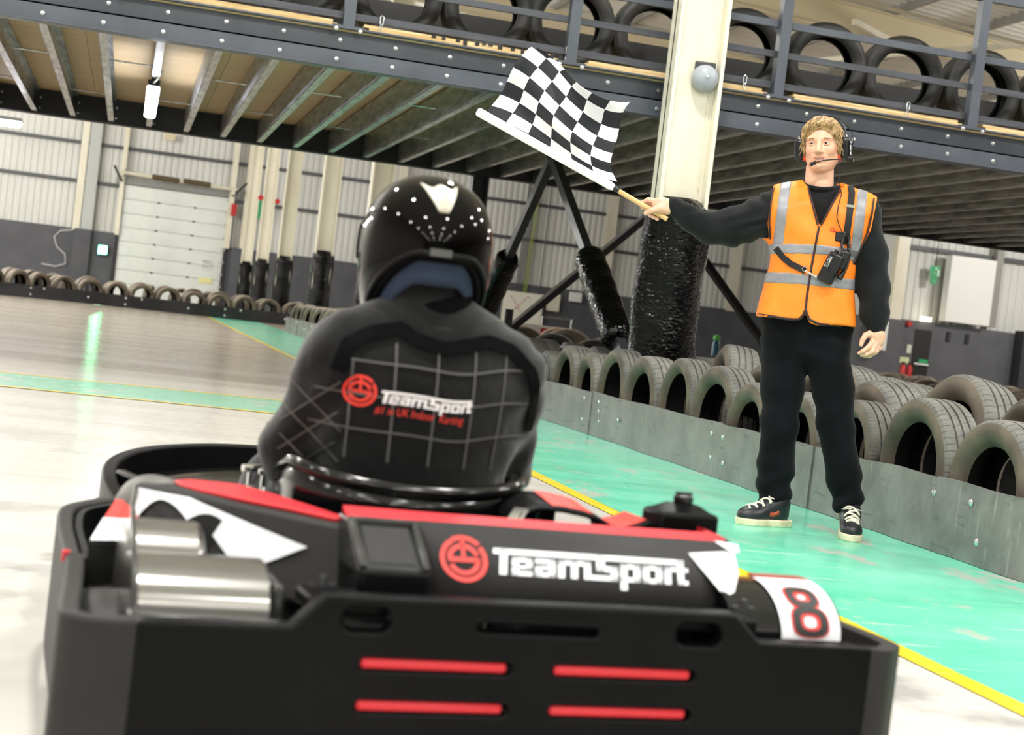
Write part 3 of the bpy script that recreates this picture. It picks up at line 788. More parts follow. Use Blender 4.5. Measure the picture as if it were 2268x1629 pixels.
# ------------------------------------------------------------------ tyres
M['tread_a'] = tread_mat('tyre_tread_blocks', 64, .8, '#565652', '#77766f')
M['tread_b'] = tread_mat('tyre_tread_ribs', 90, -.6, '#4e4e4b', '#706e66')
M['tread_c'] = tread_mat('tyre_tread_worn', 48, 1.6, '#5f5f5b', '#807e77')
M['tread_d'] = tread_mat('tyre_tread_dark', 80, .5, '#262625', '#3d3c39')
M['liner'] = mat('black_inner_tyre_rubber', '#0b0b0b', .6, spec=.2)
def tyre_meshes(name, Ro, W_, Ri, n, treads, grooves=True, side='rubber_brown'):
    """carcass (sidewalls, beads, liner) + tread band, axis along local X, centre at origin"""
    h = W_ / 2
    car = [(Ri, -h * .62), (Ri + .012, -h * .78), (Ri + .03, -h * .9), ((Ro + Ri) / 2, -h * 1.0), (Ro - .04, -h * .97), (Ro - .017, -h * .86), (Ro - .012, -h * .8),
           (Ro - .014, h * .8), (Ro - .017, h * .86), (Ro - .04, h * .97), ((Ro + Ri) / 2, h), (Ri + .03, h * .9), (Ri + .012, h * .78), (Ri, h * .62),
           (Ri + .016, h * .58), ((Ro + Ri) / 2, h * .86), (Ro - .03, h * .7), (Ro - .026, 0), (Ro - .03, -h * .7), ((Ro + Ri) / 2, -h * .86), (Ri + .016, -h * .58)]
    if not grooves: car = [car[i] for i in (0, 2, 3, 4, 6, 7, 9, 10, 11, 13, 15, 17, 19)]
    mb = MB().lathe(car, axis='X', n=n, closed=True); P = len(car); ins = P - 7 if grooves else P - 3
    mb.mi = [1 if (k % P) >= ins - 1 else 0 for k in range(len(mb.f))]
    mc = mb.mesh(name, [M[side], M['liner']], 50)
    prof = [(Ro - .02, -h * .88)]
    ys = [-.82, -.6]
    prof += [(Ro - .006, -h * .78), (Ro - .001, -h * .6)]
    if grooves:
        for g in (-.36, 0, .36):
            prof += [(Ro + .001, (g - .05) * h), (Ro - .009, (g - .04) * h), (Ro - .009, (g + .04) * h), (Ro + .001, (g + .05) * h)]
    else: prof += [(Ro + .001, 0)]
    prof += [(Ro - .001, h * .6), (Ro - .006, h * .78), (Ro - .02, h * .88)]
    mb = MB(); P = len(prof)
    for k in range(n + 1):
        a = 2 * math.pi * k / n
        for r, x in prof: mb.v.append((x, r * math.cos(a), r * math.sin(a)))
    uvs = []
    for k in range(n):
        for j in range(P - 1):
            mb.f.append((k * P + j, k * P + j + 1, (k + 1) * P + j + 1, (k + 1) * P + j)); mb.mi.append(0)
            uvs += [(k / n, prof[j][1] / W_ + .5), (k / n, prof[j + 1][1] / W_ + .5), ((k + 1) / n, prof[j + 1][1] / W_ + .5), ((k + 1) / n, prof[j][1] / W_ + .5)]
    mt = mb.mesh('tread', [M[treads]], 35)
    ul = mt.uv_layers.new(name='UVMap'); ul.data.foreach_set('uv', [c for q in uvs for c in q])
    return mc, mt
TY = {
    'a': tyre_meshes('tyre', .325, .235, .21, 56, 'tread_a'),
    'b': tyre_meshes('tyre', .325, .225, .225, 56, 'tread_b'),
    'c': tyre_meshes('tyre', .325, .245, .20, 56, 'tread_c'),
    'far': tyre_meshes('tyre', .325, .22, .21, 22, 'tread_b', False),
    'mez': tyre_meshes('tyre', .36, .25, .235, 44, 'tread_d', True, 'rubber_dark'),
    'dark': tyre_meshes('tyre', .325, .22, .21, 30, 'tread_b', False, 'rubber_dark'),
}
M['tread_pale'] = mat('pale_dusty_tread', '#8d8275', .65, col2='#6a6055', nscale=5)
TY['dusty'] = tyre_meshes('tyre', .325, .22, .21, 28, 'tread_pale', False)
def near_column(x, y): return any(math.hypot(x - cx, y - cy) < .62 for cx, cy in ((4.05, 26.9), (4.05, 34.2), (4.05, 42.9), (4.0, 18.75)))
def tyre(kind, loc, rot, label, group, s=1.0, ws=1.0):
    if near_column(loc[0], loc[1]): return
    mc, mt = TY[kind]
    o = bpy.data.objects.new('car_tyre', mc); COL.objects.link(o)
    o.location = loc; o.rotation_euler = rot; o.scale = (ws, s, s)
    tag(o, label, 'tyre', group)
    t = bpy.data.objects.new('tread', mt); COL.objects.link(t); t.parent = o
    return o
ORD = ['first', 'second', 'third', 'fourth', 'fifth', 'sixth', 'seventh', 'eighth', 'ninth', 'tenth', 'eleventh', 'twelfth', 'thirteenth', 'fourteenth', 'fifteenth', 'sixteenth',
       'seventeenth', 'eighteenth', 'nineteenth', 'twentieth']
# front row of the near barrier: (Y, radius, kind, look)
BX = 3.47
front = [(5.12, .31, 'a', 'dusty tyre cut by the right picture edge, nearest to the camera in the front row'),
         (5.80, .30, 'c', 'smooth worn tyre, front row of near barrier, at the right picture edge'),
         (6.45, .322, 'a', 'large brown tyre with block tread in front row right of the marshal'),
         (7.10, .292, 'b', 'ribbed tyre in the front row close behind the marshal right leg'),
         (7.75, .29, 'c', 'tyre in the front row seen between the marshal legs'),
         (8.40, .293, 'c', 'pale tyre in front row half hidden left of the marshal legs'),
         (8.98, .326, 'a', 'tyre with curved grooves in front row, first fully seen left of marshal'),
         (9.65, .332, 'b', 'smooth wide tyre, front row, second fully seen left of the marshal'),
         (10.36, .322, 'c', 'grooved tyre in front row, third fully seen left of marshal'),
         (11.04, .332, 'b', 'tyre in the front row below the wrapped pad of the V brace'),
         (11.68, .302, 'c', 'shorter tyre, front row, just left of the one under the V brace'),
         (12.32, .318, 'a', 'block tread tyre in front row, second from the driver shoulder'),
         (12.98, .285, 'dark', 'dark small tyre, front row, touching the driver shoulder outline')]
for i, (y, r, k, l) in enumerate(front):
    s = r / .325; ws = RND.uniform(.93, 1.02)
    tyre(k, (BX + .02 + .118 * ws, y, r + .002), (RND.uniform(0, 6), 0, RND.uniform(-.07, .07)), l, 'front row of near barrier tyres', s, ws * .97)
TY['front_end'] = None
second = [(6.2, .345, 'b', .12, 'tyre behind the front row at the right picture edge, grooved'),
          (6.92, .375, 'a', .30, 'big leaning tyre with worn block tread behind the front row'),
          (7.68, .335, 'c', -.1, 'wide smooth tyre behind the front row beside the marshal hip'),
          (8.45, .34, 'b', .1, 'tyre behind the front row, hidden by the marshal thigh'),
          (9.15, .34, 'a', 0, 'tyre behind front row just left of marshal leg'),
          (9.95, .385, 'a', .2, 'tall zigzag tread tyre behind front row right of the wrapped column')]
for y, r, k, lean, l in second:
    tyre(k, (3.99 + .1 * abs(lean), y, r * math.cos(lean * .5) + .02), (RND.uniform(0, 6), lean * .5, RND.uniform(-.12, .12) - .1), l, 'second row of near barrier tyres', r / .325, 1.05)
third = [(6.6, .35, 'c', 'third row tyre at the right picture edge'), (7.35, .335, 'a', 'third row tyre between the leaning tyre and the right edge'),
         (8.1, .34, 'b', 'third row tyre seen over the smooth tyre by the marshal hip'), (8.9, .37, 'a', 'third row tyre with deep grooves beside the marshal hip'),
         (10.4, .34, 'b', 'third row tyre, low grey, right of the wrapped column')]
for y, r, k, l in third:
    tyre(k, (4.36, y, r + .01), (RND.uniform(0, 6), .06, RND.uniform(-.2, .2)), l, 'third row of near barrier tyres', r / .325)
for i, (x, y, r) in enumerate(((4.8, 7.7, .33), (4.75, 8.6, .33), (4.85, 9.4, .35), (4.8, 10.2, .33), (5.3, 8.2, .33), (5.3, 9.2, .32), (4.8, 11.0, .32))):
    tyre('a' if i % 2 else 'c', (x, y, r), (RND.uniform(0, 6), 0, RND.uniform(-.3, .3)), 'grey tyre deep in the near pack, %s one placed' % ORD[i] if False else '%s grey tyre deep in the pack behind near barrier rows, counted from the right' % ORD[[0, 2, 4, 5, 1, 3, 6][i]], 'tyres deep in the near pack', r / .325)
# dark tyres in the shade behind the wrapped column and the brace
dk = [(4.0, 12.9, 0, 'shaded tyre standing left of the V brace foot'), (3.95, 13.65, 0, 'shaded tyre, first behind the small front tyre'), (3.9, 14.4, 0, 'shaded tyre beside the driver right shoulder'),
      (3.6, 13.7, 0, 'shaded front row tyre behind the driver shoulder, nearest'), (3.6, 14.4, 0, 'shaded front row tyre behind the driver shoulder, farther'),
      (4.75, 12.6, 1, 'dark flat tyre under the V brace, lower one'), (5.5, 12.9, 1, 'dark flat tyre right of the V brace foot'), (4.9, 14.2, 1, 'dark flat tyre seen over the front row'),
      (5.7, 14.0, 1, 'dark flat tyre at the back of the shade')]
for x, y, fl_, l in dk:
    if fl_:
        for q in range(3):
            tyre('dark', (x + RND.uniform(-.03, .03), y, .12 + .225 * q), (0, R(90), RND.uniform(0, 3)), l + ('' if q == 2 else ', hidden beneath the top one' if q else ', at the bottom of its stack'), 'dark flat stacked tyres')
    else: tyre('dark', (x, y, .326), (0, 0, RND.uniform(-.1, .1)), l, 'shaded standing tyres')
# mezzanine row
mzx = [1.05, 1.78, 2.5, 3.18, 3.9, 4.65, 5.38, 6.09, 6.83, 7.57]
mzl = ['at the left end of those in view', 'second from the left', 'third from the left', 'fourth from the left', 'directly left of the white column', 'directly right of the white column',
       'left of the post above the marshal', 'above the marshal', 'second from the right edge', 'cut by the right picture edge']
for x, l in zip(mzx, mzl):
    tyre('mez', (x, MY0 + .42, ZT + .019 + .361), (RND.uniform(0, 6), 0, R(90) + RND.uniform(-.1, .05)), 'black tyre standing on the mezzanine deck, ' + l, 'tyres behind the guardrail', 1.0, 1.0)
for x, l in ((-.4, 'leftmost and nearly hidden'), (.33, 'left of the first guardrail post')):
    tyre('mez', (x, MY0 + .42, ZT + .019 + .361), (0, 0, R(85)), 'black tyre on the mezzanine deck, ' + l, 'tyres behind the guardrail')
# far barrier, behind its boards
bpath = [(5.3, 42.25), (3.2, 41.8), (.6, 41.25), (-1.6, 40.5), (-2.9, 39.2), (-3.9, 37.4), (-4.6, 35.2)]
def along(path, step, start=0.0):
    P = [Vector(p) for p in path]; out = []; d = start
    for a, b in zip(P, P[1:]):
        L = (b - a).length
        while d < L: out.append((a.lerp(b, d / L), (b - a).normalized())); d += step
        d -= L
    return out
fr = along(bpath, .672, .25)
for i, (p, t) in enumerate(fr):
    nrm = Vector((t.y, -t.x)); nrm = nrm if nrm.y > 0 or nrm.x < -.5 else -nrm
    if nrm.y < 0: nrm = -nrm
    for lay in range(2):
        q = p + nrm * (.15 + .245 * lay)
        s = RND.uniform(.94, 1.03)
        tyre('dusty', (q.x + RND.uniform(-.05, .05) * lay, q.y, .325 * s + (.0 if lay == 0 else RND.uniform(.0, .05))), (RND.uniform(0, 6), 0, math.atan2(nrm.y, nrm.x) + RND.uniform(-.06, .06)),
             ('%s tyre from the right in the front row of the far barrier' % ORD[min(i, 19)]) if lay == 0 else '%s tyre from the right in the back row of the far barrier' % ORD[min(i, 19)], 'far barrier front row tyres' if lay == 0 else 'far barrier back row tyres', s)
for i in range(12):
    x = 4.6 - i * .8
    tyre('dusty', (x, 43.2 + .22 * (x - 4), .33), (0, 0, RND.uniform(0, 3)), '%s loose dark tyre from the right behind the far barrier rows' % ORD[i], 'loose tyres behind the far barrier')
# mid barrier pack, from the far end of the near barrier line
for i in range(17):
    y = 34.2 - .55 * i
    tyre('dusty', (3.66, y, .32 + RND.uniform(-.01, .02)), (RND.uniform(0, 6), 0, RND.uniform(-.12, .12) + (.35 if i % 3 else .1)),
         '%s upright brown tyre from the far end of the middle barrier' % ORD[i], 'middle barrier tyres', RND.uniform(.93, 1.0), .9)
for i in range(9):
    tyre('dusty', (4.45 + .1 * (i % 2), 33.2 - .8 * i, .33), (RND.uniform(0, 6), 0, RND.uniform(.4, 1.4)), '%s brown tyre from the far end, back of the middle barrier pack' % ORD[i], 'middle barrier back tyres')
# tyres with red and white paint near the taped cabinet
M['tread_orange'] = mat('red_painted_tread', '#c9705a', .6, col2='#a89a88', nscale=4)
TY['orange'] = tyre_meshes('tyre', .325, .22, .21, 28, 'tread_orange', False)
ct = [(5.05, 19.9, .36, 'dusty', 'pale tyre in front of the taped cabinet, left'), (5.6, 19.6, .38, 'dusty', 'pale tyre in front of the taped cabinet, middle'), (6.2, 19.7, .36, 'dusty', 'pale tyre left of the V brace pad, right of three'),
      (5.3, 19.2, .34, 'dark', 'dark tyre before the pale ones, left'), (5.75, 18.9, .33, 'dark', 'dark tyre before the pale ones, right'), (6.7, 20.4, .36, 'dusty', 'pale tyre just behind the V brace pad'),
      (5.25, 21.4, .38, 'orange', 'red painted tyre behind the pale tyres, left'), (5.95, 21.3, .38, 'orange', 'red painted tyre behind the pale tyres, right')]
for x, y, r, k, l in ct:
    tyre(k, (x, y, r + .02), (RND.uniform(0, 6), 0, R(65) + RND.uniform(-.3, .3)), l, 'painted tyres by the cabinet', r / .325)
tag(obj('warning_board', MB().span((5.15, 22.0, .0), (6.3, 22.05, .78)).span((5.3, 21.98, .5), (5.55, 22.0, .74), mi=1).span((5.85, 21.98, .5), (6.1, 22.0, .74), mi=1), [M['white'], M['red']]), 'white and red warning board behind the painted tyres', 'board')
# distant rows on the right
cnt = 0
for row, (y0, x0, x1, sl, tilt) in enumerate(((14.6, 6.9, 9.6, .0, .9), (17.0, 7.9, 11.2, .0, .2), (21.0, 9.3, 13.2, .0, 1.3), (22.2, 9.8, 14.0, 0, .3), (27.0, 12.6, 17.0, .0, 1.4), (28.0, 12.8, 17.6, .0, .2), (34.0, 16.3, 21.4, .0, 1.2), (35.0, 16.3, 22.0, 0, .4))):
    x = x0; q = 0
    while x < x1:
        tyre('dusty', (x, y0 + RND.uniform(-.15, .15), .33), (RND.uniform(0, 6), RND.uniform(-.1, .1), R(90) * .5 + tilt * .5 + RND.uniform(-.3, .3)),
             '%s brown tyre from the left in the %s of the distant rows by the marshal' % (ORD[min(q, 19)], ('nearest', 'second', 'third', 'fourth', 'fifth', 'sixth', 'seventh', 'farthest')[row]), 'distant tyre rows right of the marshal', RND.uniform(.92, 1.05))
        x += RND.uniform(.68, .80); cnt += 1; q += 1

# ------------------------------------------------------------------ barrier boards
bolt2 = MB().lathe([(0, -.006), (.012, -.005), (.016, -.001), (.017, 0)], axis='X', n=10).mesh('bolt', [M['bolt']], 50)
nb = thing('track_barrier', 'long grey plastic board barrier in front of the near tyres', 'barrier', (BX, 0, 0))
seams = [2.6, 4.35, 6.05, 7.35, 8.62, 11.25, 13.9, 16.5, 19.1, 21.7, 24.3, 26.9, 29.5, 32.1, 34.45]
for k, (a, b) in enumerate(zip(seams, seams[1:])):
    n = 16; dx = .008 * (k % 2)
    path = [(-.02 - dx + .012 * math.sin(i * .9 + k) * math.sin(math.pi * i / n), a - .02 + (b - a + .04) * i / n) for i in range(n + 1)]
    hs = [.322 + .004 * math.sin(i * .8 + 2 * k) for i in range(n + 1)]
    bo = obj('board', MB().wall(path, [.004] * (n + 1), hs, .012), M['board'], nb)
    bolts = {4: ((8.75, .25), (8.72, .11), (10.55, .17), (11.05, .26), (11.03, .19), (11.0, .12)), 3: ((7.6, .13), (8.55, .245), (8.5, .1)), 2: ((6.0 + .1, .25),), 1: ((5.7, .1), (5.78, .25), (4.75, .12))}.get(
        k, ((a + .15, .26), (a + .15, .1), (b - .15, .26), ((a + b) / 2, .16)))
    for y, z in bolts:
        obj('bolt', bolt2, None, bo, (-.028 - dx, y, z))
fb = thing('track_barrier', 'dark board barrier in front of the far tyre row', 'barrier', (0, 0, 0))
M['board_dark'] = mat('dark_plastic_board', '#232326', .35, col2='#34343a', nscale=1.3)
fp = along(bpath, 2.55, 0) + [(Vector(bpath[-1]), None)]
ends = [Vector(p[0]) for p in fp]
def sub(path, n=40):
    P = [Vector(p) for p in path]; L = [0]
    for a, b in zip(P, P[1:]): L.append(L[-1] + (b - a).length)
    def at(s):
        for i in range(len(P) - 1):
            if s <= L[i + 1] + 1e-6: return P[i].lerp(P[i + 1], (s - L[i]) / (L[i + 1] - L[i]))
        return P[-1]
    return at, L[-1]
at_, LT = sub(bpath); s = 0; k = 0
while s < LT - .2:
    e_ = min(s + 2.6, LT); m = 8
    path = [(at_(s + (e_ - s) * i / m)) for i in range(m + 1)]
    bo = obj('board', MB().wall([(p.x, p.y - .02 - .008 * (k % 2)) for p in path], .004, .31, .014), M['board_dark'], fb)
    for q, z in ((.08, .24), (.08, .08), (.45, .16), (.92, .25)):
        p = at_(s + (e_ - s) * q)
        obj('bolt', MB().lathe([(0, -.012), (.024, -.008), (.03, 0)], (p.x, p.y - .035, z), 'Y', 8), M['bolt'], bo)
    s = e_; k += 1
eb = thing('track_barrier', 'short grey end board closing the far end of the middle barrier', 'barrier', (BX, 34.47, 0))
obj('board', MB().wall([(-.03, 0), (1.3, .05)], .004, .32, .014), M['board'], eb)

# ------------------------------------------------------------------ lettering of the logo
LOGO = []
def _r(x0, *rects):
    for a, b, c, d in rects: LOGO.append((x0 + a, b, x0 + c, d))
_r(0, (0, 3.35, 31.2, 4.25), (1.1, 0, 2.3, 4.2))
_r(3.0, (0, 0, 1.1, 2.95), (0, 2.2, 3.3, 2.95), (2.3, 1.15, 3.3, 2.95), (0, 1.15, 3.3, 1.65), (0, 0, 3.3, .75))
_r(6.7, (0, 2.2, 3.3, 2.95), (2.2, 0, 3.3, 2.95), (0, 0, 3.3, .75), (0, 0, 1.1, 1.8), (0, 1.25, 3.3, 1.8))
_r(10.4, (0, 0, 1.1, 2.95), (0, 2.2, 5.3, 2.95), (2.1, 0, 3.2, 2.95), (4.2, 0, 5.3, 2.95))
_r(16.1, (.5, 1.45, 1.9, 4.2), (.5, 1.45, 4.1, 2.4), (2.9, 0, 4.1, 2.4), (-.7, 0, 4.1, .8))
_r(20.6, (0, -1.4, 1.1, 2.95), (0, 2.2, 3.3, 2.95), (2.2, 0, 3.3, 2.95), (0, 0, 3.3, .75))
_r(24.3, (0, 0, 1.1, 2.95), (2.2, 0, 3.3, 2.95), (0, 2.2, 3.3, 2.95), (0, 0, 3.3, .75))
_r(28.0, (0, 0, 1.1, 2.95), (0, 2.2, 2.3, 2.95))
_r(30.2, (0, 0, 1.1, 4.2), (-.2, 2.2, 1.8, 2.85), (0, 0, 1.8, .75))
def logo_mb(width, shear=.14, cell=1.1):
    k = width / 32.0; mb = MB()
    for a, b, c, d in LOGO:
        n = max(1, int((c - a) / cell)); m = max(1, int((d - b) / cell))
        v = [((a + (c - a) * i / n) + shear * (b + (d - b) * j / m), b + (d - b) * j / m, 0) for i in range(n + 1) for j in range(m + 1)]
        f = [(i * (m + 1) + j, (i + 1) * (m + 1) + j, (i + 1) * (m + 1) + j + 1, i * (m + 1) + j + 1) for i in range(n) for j in range(m)]
        mb.add([(x * k, y * k, z) for x, y, z in v], f)
    return mb
def ring(mb, cx, cy, r0, r1, a0=0, a1=360, n=28, sy=1.0):
    v = []; m = n + 1
    for i in range(m):
        a = R(a0 + (a1 - a0) * i / n)
        for r in (r0, (r0 + r1) / 2, r1): v.append((cx + r * math.cos(a), cy + sy * r * math.sin(a), 0))
    return mb.add(v, [(3 * i + j, 3 * i + j + 1, 3 * i + 4 + j, 3 * i + 3 + j) for i in range(n) for j in range(2)])
def emblem_mb(r, sy=1.0):
    mb = MB()
    ring(mb, 0, 0, .80 * r, 1.0 * r, 118, 398, 30, sy); ring(mb, 0, .03 * r, .82 * r, 1.02 * r, 44, 118, 10, sy)
    ring(mb, 0, -.02 * r, .50 * r, .70 * r, 20, 172, 18, sy); ring(mb, 0, .0, .50 * r, .70 * r, 205, 360, 18, sy)
    for a, b, c, d in ((-.66, -.12, .68, .08), (-.08, .0, .08, .95)):
        mb.add([(a * r, b * r * sy, 0), (c * r, b * r * sy, 0), (c * r, d * r * sy, 0), (a * r, d * r * sy, 0)], [(0, 1, 2, 3)])
    return mb

# ------------------------------------------------------------------ kart (local axes: x right, y forward, z up)
M['kplastic'] = mat('black_kart_plastic', '#080809', .42, spec=.1, col2='#0d0d0e', nscale=3, bump=.03, bscale=120, bdist=.001)
M['kgrey'] = mat('grey_black_kart_plastic', '#2a2928', .6, spec=.25, col2='#222121', nscale=3)
M['kred'] = mat('red_kart_plastic', '#c4202a', .5)
M['kdecal'] = mat('red_decal', '#d8403a', .4)
M['kwhite'] = mat('white_decal', '#e6e6ea', .35)
M['kgloss'] = mat('glossy_black_plastic', '#0a0a0b', .14)
M['ksatin'] = mat('satin_black_cover', '#242423', .27)
M['chrome'] = mat('chrome', '#e6e6e6', .12, 1.0)
M['kcover'] = mat('satin_grey_wheel_cover', '#8a8884', .22, .85)
K = thing('racing_kart', 'black, red and white rental kart number 8 seen from behind', 'kart', (.64, 2.3, 0), R(6))
def kp(name, mb, m, parent=None, **kw): return obj(name, mb, m, parent or K, **kw)
RX = R(90)
# rear bumper: stepped plate with slots, corner wraps, side belts
outl = [(-.585, .05), (-.585, .286), (-.36, .288), (-.313, .337), (.36, .340), (.408, .297), (.628, .294), (.628, .05)]
holes = [rrect(-.286, .285, -.211, .322, .016), rrect(.256, .286, .338, .323, .016), rrect(-.075, .2925, .124, .306, .006)]
for u0, u1 in ((-.251, -.012), (.056, .299)):
    for w in (.2375, .1745): holes.append(rrect(u0, w - .0085, u1, w + .0085, .008))
pm_ = plate_mesh('rear_bumper', [outl] + holes, .012, .006, M['kplastic'])
rb = obj('rear_bumper', pm_, None, K, (0, .012, 0), (RX, 0, 0))
for u0, u1 in ((-.251, -.012), (.056, .299)):
    for w in (.2375, .1745):
        obj('red_insert', MB().span((u0 + .001, -.004, w - .0082), (u1 - .008, .02, w + .0082)), M['kred'], rb if False else K, bevel=.006)
for u, w in ((-.333, .235), (-.337, .172), (.372, .236), (.368, .172)):
    kp('bumper_screw', MB().lathe([(0, -.003), (.009, -.003), (.011, -.001), (.012, .002)], (u, .0, w), 'Y', 12), mat('dull_screw', '#3c3a36', .4, .4) if 'dull_screw' not in bpy.data.materials else bpy.data.materials['dull_screw'])
for u, w in ((-.28, .235), (-.285, .172), (.33, .236), (.326, .172)):
    kp('screw_hole', MB().lathe([(0, -.0008), (.0055, -.0008), (.0055, .004)], (u, -.001, w), 'Y', 10), M['text_black'])
# corner wraps: left rounded, right bevelled
def belt(path, z0, z1, th=.03, name='side_bumper', m='kplastic'):
    return kp(name, smooth_wall(path, z0, z1, th, 4), M[m], bevel=.006, smooth=35)
belt([(-.575, .012), (-.61, -.002), (-.64, -.006), (-.66, .008), (-.668, .045), (-.652, .2), (-.640, .34)], .045, [.288, .290, .292, .292, .292, .300, .318], .03, 'bumper_corner', 'kgrey')
belt([(.62, .012), (.64, .0), (.672, .028), (.69, .06), (.69, .2), (.675, .34)], .045, .294, .03, 'bumper_corner', 'kgrey')  # right corner: lighter plastic puts its reflected light into the colour
kp('side_bumper', smooth_wall([(-.642, .30), (-.636, .42), (-.63, .6), (-.622, .8), (-.602, 1.0), (-.555, 1.10), (-.49, 1.18), (-.43, 1.22), (-.34, 1.23)], .06, [.3, .296, .294, .293, .293, .294, .295, .296, .297], .03), M['kgrey'], bevel=.006, smooth=40)
kp('bumper_lip', smooth_wall([(-.61, .45), (-.605, .6), (-.597, .8), (-.575, .98), (-.535, 1.065), (-.48, 1.14), (-.42, 1.18)], .24, .29, .012), M['kplastic'], smooth=40)
kp('side_bumper', smooth_wall([(.675, .34), (.67, .8), (.64, 1.0), (.58, 1.14), (.48, 1.22), (.36, 1.24)], .06, .29, .03), M['kplastic'], bevel=.006, smooth=40)
kp('reflector', MB().span((-.660, .335, .303), (-.648, .352, .319)), M['kred'])
# front bumper and nose
kp('front_bumper', smooth_wall([(-.46, 1.30), (-.475, 1.5), (-.44, 1.72), (-.34, 1.88), (-.16, 1.97), (.05, 1.99), (.25, 1.96), (.4, 1.86), (.48, 1.68), (.5, 1.5), (.48, 1.3)], .06, [.265, .298, .318, .335, .348, .352, .348, .335, .318, .298, .265], .035), M['kplastic'], bevel=.006, smooth=40)
def nose(u, v):
    x = -.42 + .86 * u; y = 1.32 + .6 * v - .10 * (2 * u - 1) ** 2 * v
    return (x, y, .22 + .09 * math.sin(math.pi * min(1, v * .7)) * (1 - .5 * (2 * u - 1) ** 2))
kp('nose_panel', MB().grid(nose, 14, 10), M['kgloss'], smooth=80, solid=.008)
kp('fairing_edge', MB().bar((-.45, 1.55, .268), (-.26, 1.18, .225), .03, .09), M['kgloss'], bevel=.008)
kp('fairing_edge', MB().bar((.46, 1.55, .268), (.29, 1.18, .225), .03, .09), M['kgloss'], bevel=.008)
kp('floor_tray', MB().span((-.34, .12, .045), (.34, 1.8, .06)), M['darksteel'])
for a, b in (((-.34, .1), (-.34, 1.75)), ((.34, .1), (.34, 1.75))):
    kp('frame_rail', MB().tube([(a[0], a[1], .07), (b[0], b[1], .07)], .016, 8), M['darksteel'])
kp('rear_axle', MB().tube([(-.55, .24, .14), (.55, .24, .14)], .02, 10), M['galv'])
wm = MB().lathe([(.06, -.1), (.075, -.1), (.12, -.098), (.137, -.08), (.14, -.05), (.14, .05), (.137, .08), (.12, .098), (.075, .1), (.06, .1)], axis='X', n=28, closed=True).mesh('wheel', [M['rubber_dark']], 40)
wh = MB().lathe([(.0, -.07), (.06, -.09), (.062, .09), (.0, .07)], axis='X', n=16).mesh('hub', [M['galv']], 40)
for u, v in ((-.55, .24), (.55, .24), (-.47, 1.28), (.47, 1.28)):
    w_ = obj('wheel', wm, None, K, (u, v, .14)); w_.scale = (.85 if v < 1 else .62, 1, 1) if v > 1 else (1, 1, 1)
    obj('hub', wh, None, w_)
# rear wheel covers
def cover(prof, u0, u1, th=.008):
    P = [Vector((v, w)) for v, w in prof]; mb = MB(); n = 24
    v = []; L = []
    for i in range(len(P) - 1):
        for j in range(4): L.append(P[i].lerp(P[i + 1], j / 4))
    L.append(P[-1])
    for p in L: v += [(u0, p.x, p.y), (u1, p.x, p.y)]
    k = len(v); v += [(u0, L[-1].x, .2), (u1, L[-1].x, .2), (u0, L[0].x, .2), (u1, L[0].x, .2)]
    f = [(2 * i, 2 * i + 1, 2 * i + 3, 2 * i + 2) for i in range(len(L) - 1)]
    mb.add(v, f)
    side = [2 * i for i in range(len(L))] + [k, k + 2]
    mb.f.append(tuple(side)); mb.mi.append(0)
    mb.f.append(tuple(i + 1 for i in reversed(side))); mb.mi.append(0)
    return mb
def arc(cy, cz, r, a0, a1, n=9, ry=None): return [(cy + r * math.cos(R(a0 + (a1 - a0) * i / n)), cz + (ry or r) * math.sin(R(a0 + (a1 - a0) * i / n))) for i in range(n + 1)]
lc = kp('wheel_cover', cover(arc(.16, .285, .105, 180, 25, 14, .070), -.578, -.375), M['kcover'], smooth=60, bevel=.006)
kp('wheel_cover', cover(arc(.285, .305, .09, 175, 20, 14, .082), -.575, -.455), M['kcover'], smooth=60, bevel=.012)
kp('cover_flange', MB().span((-.585, .035, .272), (-.365, .08, .287)).span((-.375, .05, .272), (-.362, .2, .335)), M['ksatin'], bevel=.004)
kp('cover_edge', MB().tube([(-.576, .05, .285), (-.578, .07, .32), (-.576, .13, .36), (-.574, .2, .39), (-.560, .32, .392), (-.552, .40, .385), (-.54, .48, .395), (-.53, .56, .40)], .005, 6), M['ksatin'])
kp('arch_shade_sheet', MB().grid(lambda u, v: (-.50 + .14 * u, .40 + .06 * math.sin(math.pi * u) * 0, .31 + .075 * v * math.sin(math.pi * (.08 + .84 * u))), 14, 4), M['text_black'], smooth=None)  # black sheet stands in for the shade inside the wheel arch
rc_prof = arc(.20, .283, .125, 180, 55, 12, .083)
kp('wheel_cover', cover(rc_prof, .40, .612), M['kgloss'], smooth=60)
kp('cover_flange', MB().span((.40, .03, .268), (.635, .09, .285)), M['kplastic'], bevel=.004)
kp('cover_edge', MB().span((.505, .205, .364), (.612, .24, .3695)), mat('brown_red_edge', '#8a3a2c', .4), bevel=.004)
cov = MB()
for i in range(len(rc_prof) - 2):
    pass
def on_cover(x, s, off):      # s 0..1 along the arc from the rear lip up
    a = R(180 - 118 * s); return (x, .20 + (.125 + off) * math.cos(a), .283 + (.083 + off) * math.sin(a))
plate_w0, plate_w1 = .492, .606
npz = kp('number_plate', MB().grid(lambda u, v: on_cover(plate_w0 + (plate_w1 - plate_w0) * u, .03 + .72 * v, .003), 4, 16), M['kwhite'], smooth=60)
